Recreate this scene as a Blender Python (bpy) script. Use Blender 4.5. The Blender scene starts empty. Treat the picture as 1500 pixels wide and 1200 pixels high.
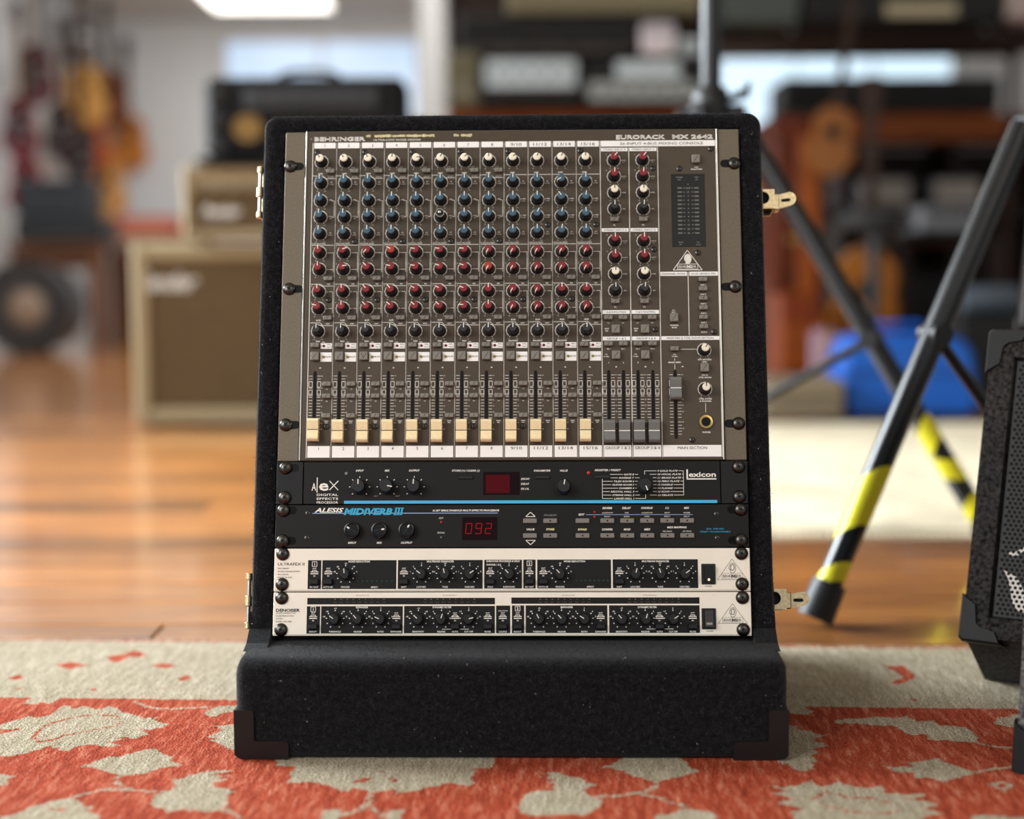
import bpy, math, random
import numpy as np
from mathutils import Matrix, Vector

scene = bpy.context.scene
C = scene.collection
random.seed(7)
rng = np.random.default_rng(7)
sin, cos, pi = math.sin, math.cos, math.pi
R = math.radians


def lin(h):
    """'#rrggbb' -> linear rgb"""
    o = []
    for i in (1, 3, 5):
        c = int(h[i:i + 2], 16) / 255
        o.append(c / 12.92 if c <= .04045 else ((c + .055) / 1.055) ** 2.4)
    return tuple(o)


# ------------------------------------------------------------------ camera
CAM_H, PITCH, ROLL, FPX = .47, R(5.2), R(.31), 2200.
cam_data = bpy.data.cameras.new('camera')
cam = bpy.data.objects.new('camera', cam_data)
C.objects.link(cam)
cam.matrix_world = Matrix.Translation((0, 0, CAM_H)) @ Matrix.Rotation(pi / 2 - PITCH, 4, 'X') @ Matrix.Rotation(-ROLL, 4, 'Z')
cam_data.sensor_fit = 'HORIZONTAL'
cam_data.sensor_width = 36.
cam_data.lens = 36. * FPX / 1500.
cam_data.clip_start = .05
cam_data.clip_end = 100
cam_data.dof.use_dof = True
cam_data.dof.focus_distance = 1.535
cam_data.dof.aperture_fstop = 1.8
scene.camera = cam

# ------------------------------------------------------------------ world: bright overcast sky outside the shop
world = bpy.data.worlds.new('world')
scene.world = world
world.use_nodes = True
bg = world.node_tree.nodes['Background']
bg.inputs['Color'].default_value = (.86, .93, 1.0, 1)
bg.inputs['Strength'].default_value = .42


# ------------------------------------------------------------------ lights: shop windows, plus an added fill for the back of the shop
def area_light(name, loc, target, sx, sy, power, col, spread=180):
    d = bpy.data.lights.new(name, 'AREA')
    d.shape = 'RECTANGLE'
    d.size, d.size_y, d.energy, d.color = sx, sy, power, col
    d.spread = R(spread)
    o = bpy.data.objects.new(name, d)
    C.objects.link(o)
    o.location = loc
    o.rotation_euler = (Vector(target) - Vector(loc)).to_track_quat('-Z', 'Y').to_euler()
    return o


area_light('shop_window_light', (-2.3, -.55, 1.75), (0, 1.5, .3), 2.0, 1.5, 68, (1.0, .985, .96))
area_light('shop_front_light', (1.4, -1.4, 2.2), (.2, 1.9, .2), 1.8, 1.0, 16, (1.0, .93, .82))
area_light('side_window_light', (-3.3, 3.7, 1.9), (.2, 3.0, 0), 3.6, 1.2, 165, (.86, .94, 1.0), 84)
area_light('back_fill_light', (-1.2, 8.2, 2.5), (-1.4, 8.6, 0), 3.5, 3.5, 250, (.9, .96, 1.0))  # added fill, no opening in the ceiling here; brightens the back room

vs = scene.view_settings
vs.view_transform = 'Standard'
vs.look = 'None'
vs.gamma = 1
vs.exposure = .35
vs.use_curve_mapping = False

# ================================================================== helpers
def at(px, py, Y):
    """world point on the upright plane y = Y that a spot of the photograph shows (roll included)"""
    a, b = px - 750, 600 - py
    c, s = cos(ROLL), sin(ROLL)
    u, w = c * a + s * b, -s * a + c * b
    dx = u / FPX
    dy = cos(PITCH) + w / FPX * sin(PITCH)
    dz = -sin(PITCH) + w / FPX * cos(PITCH)
    t = Y / dy
    return Vector((t * dx, Y, CAM_H + t * dz))


MATS = {}


def mat(name, col, rough=.5, metal=0., var=0., vscale=40., bump=0., bscale=400., bdist=.001, spec=.35, emit=0., sheen=0.,
        coat=0., stretch=None, trans=0., col2=None):
    if name in MATS:
        return MATS[name]
    m = bpy.data.materials.new(name)
    m.use_nodes = True
    nt = m.node_tree
    b = nt.nodes['Principled BSDF']
    rgb = lin(col) if isinstance(col, str) else col
    b.inputs['Base Color'].default_value = (*rgb, 1)
    b.inputs['Roughness'].default_value = rough
    b.inputs['Metallic'].default_value = metal
    b.inputs['Specular IOR Level'].default_value = spec
    if sheen:
        b.inputs['Sheen Weight'].default_value = sheen
        b.inputs['Sheen Roughness'].default_value = .4
    if coat:
        b.inputs['Coat Weight'].default_value = coat
        b.inputs['Coat Roughness'].default_value = .08
    if trans:
        b.inputs['Transmission Weight'].default_value = trans
    if emit:
        b.inputs['Emission Color'].default_value = (*rgb, 1)
        b.inputs['Emission Strength'].default_value = emit
    if var or bump:
        tc = nt.nodes.new('ShaderNodeTexCoord')
        mp = nt.nodes.new('ShaderNodeMapping')
        nt.links.new(tc.outputs['Object'], mp.inputs['Vector'])
        if stretch:
            mp.inputs['Scale'].default_value = stretch
    if var:
        n = nt.nodes.new('ShaderNodeTexNoise')
        n.inputs['Scale'].default_value = vscale
        n.inputs['Detail'].default_value = 5
        n.inputs['Roughness'].default_value = .42
        nt.links.new(mp.outputs['Vector'], n.inputs['Vector'])
        rmp = nt.nodes.new('ShaderNodeValToRGB')
        c2 = lin(col2) if col2 else tuple(min(1, x * (1 + var)) for x in rgb)
        rmp.color_ramp.elements[0].position = .3
        rmp.color_ramp.elements[1].position = .7
        rmp.color_ramp.elements[0].color = (*(tuple(x * (1 - var) for x in rgb)), 1)
        rmp.color_ramp.elements[1].color = (*c2, 1)
        nt.links.new(n.outputs['Fac'], rmp.inputs['Fac'])
        nt.links.new(rmp.outputs['Color'], b.inputs['Base Color'])
    if bump:
        n2 = nt.nodes.new('ShaderNodeTexNoise')
        n2.inputs['Scale'].default_value = bscale
        n2.inputs['Detail'].default_value = 3
        nt.links.new(mp.outputs['Vector'], n2.inputs['Vector'])
        bp = nt.nodes.new('ShaderNodeBump')
        bp.inputs['Strength'].default_value = bump
        bp.inputs['Distance'].default_value = bdist
        nt.links.new(n2.outputs['Fac'], bp.inputs['Height'])
        nt.links.new(bp.outputs['Normal'], b.inputs['Normal'])
    MATS[name] = m
    return m


class MB:
    """collects shapes and links them as ONE mesh object"""

    def __init__(self):
        self.v, self.f, self.mi, self.sm = [], [], [], []

    def add(self, vs, fs, mi=0, smooth=False):
        o = len(self.v)
        self.v += [tuple(p) for p in vs]
        self.f += [tuple(i + o for i in q) for q in fs]
        self.mi += [mi] * len(fs)
        self.sm += [smooth] * len(fs)
        return self

    def convex(self, vs, fs, mi=0, smooth=False):
        c = [sum(p[i] for p in vs) / len(vs) for i in range(3)]
        out = []
        for q in fs:
            a, b, d = (vs[q[0]], vs[q[1]], vs[q[2]])
            n = Vector(b) - Vector(a)
            n = n.cross(Vector(d) - Vector(a))
            fc = [sum(vs[i][k] for i in q) / len(q) - c[k] for k in range(3)]
            out.append(q if n.x * fc[0] + n.y * fc[1] + n.z * fc[2] >= 0 else tuple(reversed(q)))
        return self.add(vs, out, mi, smooth)

    def box(self, c, s, mi=0, ch=0., rot=None):
        hx, hy, hz = s[0] / 2, s[1] / 2, s[2] / 2
        h = (hx, hy, hz)
        vs, fs = [], []
        if ch <= 0:
            for k in range(8):
                vs.append([(1 if k >> a & 1 else -1) * h[a] for a in range(3)])
            fs = [(0, 1, 3, 2), (4, 5, 7, 6), (0, 1, 5, 4), (2, 3, 7, 6), (0, 2, 6, 4), (1, 3, 7, 5)]
        else:
            ch = min(ch, min(h) * .95)
            for k in range(8):
                for a in range(3):
                    vs.append([(1 if k >> b & 1 else -1) * (h[b] if b == a else h[b] - ch) for b in range(3)])
            idx = lambda k, a: k * 3 + a
            for a in range(3):
                b, d = [q for q in range(3) if q != a]
                for s_ in (0, 1):
                    ks = [(s_ << a) | (x << b) | (y << d) for x, y in ((0, 0), (1, 0), (1, 1), (0, 1))]
                    fs.append(tuple(idx(k, a) for k in ks))
            for cx in range(3):
                a, b = [q for q in range(3) if q != cx]
                for x in (0, 1):
                    for y in (0, 1):
                        k0 = (x << a) | (y << b)
                        k1 = k0 | (1 << cx)
                        fs.append((idx(k0, a), idx(k1, a), idx(k1, b), idx(k0, b)))
            for k in range(8):
                fs.append((idx(k, 0), idx(k, 1), idx(k, 2)))
        if rot is not None:
            vs = [rot @ Vector(p) for p in vs]
        vs = [(p[0] + c[0], p[1] + c[1], p[2] + c[2]) for p in vs]
        return self.convex(vs, fs, mi)

    def rect(self, x0, y0, x1, y1, z, mi=0):
        return self.add([(x0, y0, z), (x1, y0, z), (x1, y1, z), (x0, y1, z)], [(0, 1, 2, 3)], mi)

    def seg(self, a, b, w, z, mi=0):
        """flat line in the xy plane"""
        dx, dy = b[0] - a[0], b[1] - a[1]
        l = math.hypot(dx, dy) or 1
        nx, ny = -dy / l * w / 2, dx / l * w / 2
        return self.add([(a[0] - nx, a[1] - ny, z), (b[0] - nx, b[1] - ny, z), (b[0] + nx, b[1] + ny, z), (a[0] + nx, a[1] + ny, z)], [(0, 1, 2, 3)], mi)

    def poly(self, pts, z, mi=0):
        return self.add([(x, y, z) for x, y in pts], [tuple(range(len(pts)))], mi)

    def disc(self, x, y, r, z, n=12, mi=0):
        return self.poly([(x + r * cos(2 * pi * k / n), y + r * sin(2 * pi * k / n)) for k in range(n)], z, mi)

    def arc(self, x, y, r, w, a0, a1, z, n=14, mi=0):
        """ring piece; angles clockwise from up in degrees"""
        vs, fs = [], []
        for k in range(n + 1):
            a = R(a0 + (a1 - a0) * k / n)
            for rr in (r - w / 2, r + w / 2):
                vs.append((x + rr * sin(a), y + rr * cos(a), z))
        for k in range(n):
            fs.append((2 * k, 2 * k + 2, 2 * k + 3, 2 * k + 1))
        return self.add(vs, fs, mi)

    def cyl(self, p0, p1, r0, r1=None, n=16, mi=0, smooth=True, caps=True):
        r1 = r0 if r1 is None else r1
        p0, p1 = Vector(p0), Vector(p1)
        d = (p1 - p0).normalized()
        a = d.orthogonal().normalized()
        b = d.cross(a)
        vs = []
        for p, r in ((p0, r0), (p1, r1)):
            for k in range(n):
                t = 2 * pi * k / n
                vs.append(p + a * (r * cos(t)) + b * (r * sin(t)))
        self.add(vs, [(k, (k + 1) % n, n + (k + 1) % n, n + k) for k in range(n)], mi, smooth)
        if caps:
            o = len(self.v) - 2 * n
            self.f += [tuple(o + k for k in reversed(range(n))), tuple(o + n + k for k in range(n))]
            self.mi += [mi] * 2
            self.sm += [False] * 2
        return self

    def lathe(self, prof, n=20, c=(0, 0, 0), mi=0, smooth=True, flute=0.):
        """profile of (r, z) about the z axis"""
        vs, fs = [], []
        for r, z in prof:
            for k in range(n):
                rr = r * (1 - flute * (k % 2))
                vs.append((c[0] + rr * cos(2 * pi * k / n), c[1] + rr * sin(2 * pi * k / n), c[2] + z))
        for j in range(len(prof) - 1):
            for k in range(n):
                fs.append((j * n + k, j * n + (k + 1) % n, (j + 1) * n + (k + 1) % n, (j + 1) * n + k))
        self.add(vs, fs, mi, smooth)
        o = len(self.v) - len(vs)
        self.f.append(tuple(o + (len(prof) - 1) * n + k for k in range(n)))
        self.f.append(tuple(o + k for k in reversed(range(n))))
        self.mi += [mi] * 2
        self.sm += [False] * 2
        return self

    def prism(self, pts, z0, z1, mi=0, M=None, smooth=False):
        """2d outline (ccw) extruded z0..z1, then moved by matrix M"""
        n = len(pts)
        vs = [Vector((x, y, z0)) for x, y in pts] + [Vector((x, y, z1)) for x, y in pts]
        if M is not None:
            vs = [M @ p for p in vs]
        fs = [tuple(reversed(range(n))), tuple(range(n, 2 * n))]
        self.add(vs, fs, mi, False)
        o = len(self.v) - 2 * n
        q = [(o + k, o + (k + 1) % n, o + n + (k + 1) % n, o + n + k) for k in range(n)]
        self.f += q
        self.mi += [mi] * n
        self.sm += [smooth] * n
        return self

    def tube(self, pts, r, n=8, mi=0):
        for a, b in zip(pts[:-1], pts[1:]):
            self.cyl(a, b, r, n=n, mi=mi)
        return self

    def text(self, s, x, y, h, z, w=None, bold=0., it=0., align='C', mi=0):
        """flat lettering of cap height h centred vertically on y"""
        if 'Q' in s:
            bold = 0.
        vs, fs, x0, x1 = glyphs(s, bold, it)
        k = h / .729
        kx = k if w is None else w / max(1e-9, (x1 - x0))
        off = {'C': -(x0 + x1) / 2, 'L': -x0, 'R': -x1}[align]
        return self.add([(x + (p[0] + off) * kx, y + p[1] * k - h / 2, z) for p in vs], fs, mi)

    def mesh(self, name, mats):
        me = bpy.data.meshes.new(name)
        me.from_pydata([tuple(p) for p in self.v], [], self.f)
        for m in (mats if isinstance(mats, (list, tuple)) else [mats]):
            me.materials.append(m)
        me.polygons.foreach_set('material_index', self.mi)
        me.polygons.foreach_set('use_smooth', self.sm)
        if any(self.sm):
            me.set_sharp_from_angle(angle=R(40))
        me.update()
        return me

    def build(self, name, mats, parent=None, loc=None, rot=None):
        return link(name, self.mesh(name, mats), parent, loc, rot)


GL = {}


def glyphs(s, bold, it):
    key = (s, bold, it)
    if key not in GL:
        cu = bpy.data.curves.new('lettering', 'FONT')
        cu.body = s
        cu.size = 1.
        cu.shear = it
        cu.offset = bold
        cu.resolution_u = 2
        cu.fill_mode = 'FRONT'
        ob = bpy.data.objects.new('lettering', cu)
        me = ob.to_mesh()
        vs = [tuple(v.co) for v in me.vertices]
        fs = [tuple(p.vertices) for p in me.polygons]
        ob.to_mesh_clear()
        bpy.data.objects.remove(ob)
        bpy.data.curves.remove(cu)
        xs = [p[0] for p in vs] or [0, 1]
        GL[key] = (vs, fs, min(xs), max(xs))
    return GL[key]


def link(name, me, parent=None, loc=None, rot=None):
    o = bpy.data.objects.new(name, me)
    C.objects.link(o)
    if parent is not None:
        o.parent = parent
    if loc is not None:
        o.location = loc
    if rot is not None:
        o.rotation_euler = rot
    return o


def tag(o, label=None, cat=None, group=None, kind=None):
    for k, v in (('label', label), ('category', cat), ('group', group), ('kind', kind)):
        if v:
            o[k] = v
    return o


def thing(name, label, cat, loc=(0, 0, 0), rz=0., group=None, M=None):
    o = bpy.data.objects.new(name, None)
    o.empty_display_size = .05
    C.objects.link(o)
    if M is not None:
        o.matrix_world = M
    else:
        o.location = loc
        o.rotation_euler = (0, 0, rz)
    return tag(o, label, cat, group)


# ================================================================== materials
M_PRINT = mat('white_print', '#e6e3da', .6)
M_INK = mat('black_ink', '#2a2826', .6)
M_GREYPRINT = mat('grey_print', '#8d8b86', .6)
M_LABEL = mat('white_label', '#efeeea', .55)
M_BLACK = mat('black_plastic', '#0a0a0b', .4, spec=.4)
M_KNOB = mat('knob_plastic', '#17171a', .45)
M_MATTE = mat('black_hole', '#050505', .8)
M_CREAM = mat('cream_plastic', '#e9e2cc', .45)
M_BLUE = mat('blue_plastic', '#3b5767', .5)
M_RED = mat('red_plastic', '#7a2229', .5)
M_ORANGE = mat('faded_red_plastic', '#9c3420', .5)
M_GREYCAP = mat('charcoal_cap', '#2a2b2c', .5)
M_BUTTON = mat('grey_button', '#7c786e', .55)
M_STEEL = mat('steel', '#b9b4aa', .28, 1.)
M_BRASS = mat('brass_ring', '#b59a62', .3, 1.)
M_SCREW = mat('black_screw', '#4c4a47', .3, 1.)
M_NICKEL = mat('aged_nickel', '#bfae8a', .36, 1., var=.2, vscale=300)
M_CHASSIS = mat('chassis', '#0b0b0c', .7)

# ================================================================== the room
FZ = -.006      # wooden floor level (rug pile top is z = 0)


def wood_mat(name, dark, light, rough=.3, scale=6., along='X', plank=None, coat=0.):
    m = bpy.data.materials.new(name)
    m.use_nodes = True
    nt = m.node_tree
    b = nt.nodes['Principled BSDF']
    tc = nt.nodes.new('ShaderNodeTexCoord')
    mp = nt.nodes.new('ShaderNodeMapping')
    mp.inputs['Scale'].default_value = (.6, 9, 4) if along == 'X' else (9, 9, .6)
    oi = nt.nodes.new('ShaderNodeObjectInfo')
    addv = nt.nodes.new('ShaderNodeVectorMath')
    addv.operation = 'ADD'
    sc = nt.nodes.new('ShaderNodeVectorMath')
    sc.operation = 'SCALE'
    sc.inputs['Scale'].default_value = 37.
    nt.links.new(oi.outputs['Random'], sc.inputs[0])
    nt.links.new(tc.outputs['Object'], mp.inputs['Vector'])
    nt.links.new(mp.outputs['Vector'], addv.inputs[0])
    nt.links.new(sc.outputs['Vector'], addv.inputs[1])
    n = nt.nodes.new('ShaderNodeTexNoise')
    n.inputs['Scale'].default_value = scale
    n.inputs['Detail'].default_value = 6
    n.inputs['Roughness'].default_value = .65
    nt.links.new(addv.outputs['Vector'], n.inputs['Vector'])
    rmp = nt.nodes.new('ShaderNodeValToRGB')
    rmp.color_ramp.elements[0].position = .3
    rmp.color_ramp.elements[1].position = .68
    rmp.color_ramp.elements[0].color = (*lin(dark), 1)
    rmp.color_ramp.elements[1].color = (*lin(light), 1)
    nt.links.new(n.outputs['Fac'], rmp.inputs['Fac'])
    hsv = nt.nodes.new('ShaderNodeHueSaturation')
    mr = nt.nodes.new('ShaderNodeMapRange')
    mr.inputs['To Min'].default_value = .5
    mr.inputs['To Max'].default_value = 1.3
    nt.links.new(oi.outputs['Random'], mr.inputs['Value'])
    nt.links.new(mr.outputs['Result'], hsv.inputs['Value'])
    nt.links.new(rmp.outputs['Color'], hsv.inputs['Color'])
    col = hsv.outputs['Color']
    if plank:
        br = nt.nodes.new('ShaderNodeTexBrick')
        br.inputs['Color1'].default_value = (1, 1, 1, 1)
        br.inputs['Color2'].default_value = (.62, .58, .55, 1)
        br.inputs['Mortar'].default_value = (.12, .1, .09, 1)
        br.inputs['Scale'].default_value = 1.
        br.inputs['Mortar Size'].default_value = .004
        br.inputs['Brick Width'].default_value = 2.6
        br.inputs['Row Height'].default_value = plank
        nt.links.new(tc.outputs['Object'], br.inputs['Vector'])
        mx = nt.nodes.new('ShaderNodeMix')
        mx.data_type = 'RGBA'
        mx.blend_type = 'MULTIPLY'
        mx.inputs['Factor'].default_value = 1.
        nt.links.new(col, mx.inputs['A'])
        nt.links.new(br.outputs['Color'], mx.inputs['B'])
        col = mx.outputs['Result']
    nt.links.new(col, b.inputs['Base Color'])
    b.inputs['Roughness'].default_value = rough
    if coat:
        b.inputs['Coat Weight'].default_value = coat
        b.inputs['Coat Roughness'].default_value = .11
        b.inputs['Coat IOR'].default_value = 1.75
    else:
        b.inputs['Specular IOR Level'].default_value = .2
    bp = nt.nodes.new('ShaderNodeBump')
    bp.inputs['Strength'].default_value = .08
    bp.inputs['Distance'].default_value = .002
    nt.links.new(n.outputs['Fac'], bp.inputs['Height'])
    nt.links.new(bp.outputs['Normal'], b.inputs['Normal'])
    return m


M_PLANK = wood_mat('heart_pine_plank', '#6a3a1c', '#cf8a44', .3, coat=1.)
M_FLOORFAR = wood_mat('heart_pine_floor', '#6a3a1c', '#c68644', .3, plank=.14, coat=1.)
M_SUB = mat('subfloor', '#2a1c12', .9)
M_WALL = mat('white_wall_paint', '#dde2e4', .85, var=.03, vscale=1.5, bump=.1, bscale=60)
M_CEIL = mat('ceiling_paint', '#c9cdcb', .9, var=.03, vscale=2)
M_TRIM = mat('white_trim_paint', '#e2dfda', .6)

PL_Y0, PL_Y1, PW = 1.60, 4.54, .14
BACK = 13.0
fl = MB()
fl.box((.8, (PL_Y0 + PL_Y1) / 2, FZ - .035), (9.2, PL_Y1 - PL_Y0, .03), 1)
fl.box((.8, (PL_Y1 + BACK) / 2 + .3, FZ - .025), (9.2, BACK - PL_Y1 + .6, .05), 0)
fl.box((.8, (PL_Y0 - 2.) / 2, FZ - .025), (9.2, PL_Y0 + 2., .05), 0)
floor = tag(fl.build('floor', [M_FLOORFAR, M_SUB]), kind='structure')
plank_meshes = {}
row = 0
y = PL_Y0
while y < PL_Y1 - .01:
    x = -3.78 - random.random() * .2
    first = True
    while x < 5.35:
        L = random.choice((1.8, 2.4, 3.0, 3.6))
        if first:
            L *= .5 + random.random() * .5
            first = False
        x1 = min(x + L, 5.4)
        x0 = max(x, -3.8)
        Lr = round(x1 - x0, 2)
        if Lr > .1:
            if Lr not in plank_meshes:
                plank_meshes[Lr] = MB().box((0, 0, 0), (Lr - .003, PW - .006, .022), 0, .0018).mesh('plank', M_PLANK)
            link('plank', plank_meshes[Lr], floor, ((x0 + x1) / 2, y + PW / 2, FZ - .011 - random.random() * .0006))
        x += L
    y += PW
    row += 1

CZ = 2.62
w = MB()
# back wall with a wide window opening
wx0, wx1 = at(330, 100, BACK).x, at(611, 100, BACK).x
wz0, wz1 = at(470, 172, BACK).z, at(470, 60, BACK).z
w.box(((-3.9 + wx0) / 2, BACK + .06, CZ / 2), (wx0 + 3.9, .12, CZ))
w.box(((5.4 + wx1) / 2, BACK + .06, CZ / 2), (5.4 - wx1, .12, CZ))
w.box(((wx0 + wx1) / 2, BACK + .06, wz0 / 2), (wx1 - wx0, .12, wz0))
w.box(((wx0 + wx1) / 2, BACK + .06, (CZ + wz1) / 2), (wx1 - wx0, .12, CZ - wz1))
tag(w.build('wall_back', M_WALL), kind='structure')
tag(MB().box((-3.56, 9.55, CZ / 2 + FZ / 2), (.12, 6.9, CZ - FZ)).build('wall_left', M_WALL), kind='structure')
tag(MB().box((5.4, 5.5, CZ / 2 + FZ / 2), (.12, 15., CZ - FZ)).build('wall_right', M_WALL), kind='structure')
tag(MB().box((.9, 5.55, CZ + .05), (9.2, 15.2, .1)).build('ceiling', M_CEIL), kind='structure')
win = tag(MB().box(((wx0 + wx1) / 2, BACK - .01, wz0 - .03), (wx1 - wx0 + .12, .14, .06), 0, .01)
          .box(((wx0 + wx1) / 2, BACK - .01, wz1 + .03), (wx1 - wx0 + .12, .06, .06), 0, .01)
          .box((wx0 - .03, BACK - .01, (wz0 + wz1) / 2), (.06, .06, wz1 - wz0), 0, .01)
          .box((wx1 + .03, BACK - .01, (wz0 + wz1) / 2), (.06, .06, wz1 - wz0), 0, .01)
          .build('window_1', M_TRIM), kind='structure')
M_PANE = mat('daylit_pane', '#b9cfe6', .15, emit=.62)
pw_ = (wx1 - wx0) / 2
for k in range(2):
    MB().box((wx0 + pw_ * (k + .5), BACK + .06, (wz0 + wz1) / 2), (pw_ - .03, .02, wz1 - wz0)).build('pane', M_PANE, win)
MB().box(((wx0 + wx1) / 2, BACK + .05, (wz0 + wz1) / 2), (.03, .05, wz1 - wz0)).build('mullion', M_TRIM, win)
# second bright window on the right of the back wall, seen between the shelves
vx0, vx1 = at(1052, 100, BACK).x, at(1392, 100, BACK).x
vz0, vz1 = at(1200, 205, BACK).z, at(1200, 50, BACK).z
win2 = tag(MB().box(((vx0 + vx1) / 2, BACK - .03, vz0 - .03), (vx1 - vx0 + .14, .14, .06), 0, .01)
           .box(((vx0 + vx1) / 2, BACK - .03, vz1 + .03), (vx1 - vx0 + .14, .06, .06), 0, .01)
           .box((vx0 - .03, BACK - .03, (vz0 + vz1) / 2), (.06, .06, vz1 - vz0), 0, .01)
           .box((vx1 + .03, BACK - .03, (vz0 + vz1) / 2), (.06, .06, vz1 - vz0), 0, .01)
           .build('window_2', M_TRIM), kind='structure')
M_PANE2 = mat('daylit_pane_bright', '#c4dcec', .15, emit=1.0)
for k in range(3):
    ww = (vx1 - vx0) / 3
    MB().box((vx0 + ww * (k + .5), BACK - .012, (vz0 + vz1) / 2), (ww - .02, .02, vz1 - vz0)).build('pane', M_PANE2, win2)
for k in (1, 2):
    MB().box((vx0 + (vx1 - vx0) * k / 3, BACK - .03, (vz0 + vz1) / 2), (.02, .03, vz1 - vz0)).build('mullion', M_TRIM, win2)
# white square column between the two halves of the shop
cA, cB = at(614, 100, 9.0), at(650, 100, 9.0)
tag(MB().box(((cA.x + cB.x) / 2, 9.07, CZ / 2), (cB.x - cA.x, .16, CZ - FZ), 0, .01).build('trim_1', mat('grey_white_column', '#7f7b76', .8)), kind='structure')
tag(MB().box((.9, BACK - .012, .07), (8.9, .02, .15)).build('baseboard_back', M_TRIM), kind='structure')

# ceiling lights
M_LAMP = mat('lit_diffuser', '#fffaf0', .5, emit=3.2)
M_LFRAME = mat('lamp_frame', '#d8d8d4', .5)
lamp_names = {0: 'lit white ceiling panel in view over the cream amplifier stack'}
lx0, lx1 = at(318, 24, 12.2).x, at(486, 24, 12.2).x
for k, (x, yy, sx, sy) in enumerate((((lx0 + lx1) / 2, 11.6, lx1 - lx0, 1.2), (2.6, 10.6, 1.2, .3), (-1.8, 6.5, 1.2, .6), (2.9, 4.2, .9, .2), (-.4, 2.6, 1.2, .6))):
    t = thing('ceiling_light', lamp_names.get(k, ['', 'lit ceiling panel high over the far right shelves', 'lit ceiling panel halfway down the shop, left side',
              'lit ceiling panel halfway down the shop, right side', 'lit ceiling panel high above the speaker stands'][k]), 'ceiling light',
              (x, yy, CZ), group='ceiling light panels')
    MB().box((0, 0, -.02), (sx + .05, sy + .05, .04), 0, .005).build('frame', M_LFRAME, t)
    MB().box((0, 0, -.044), (sx, sy, .012), 0, .003).build('diffuser', M_LAMP, t)

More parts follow.
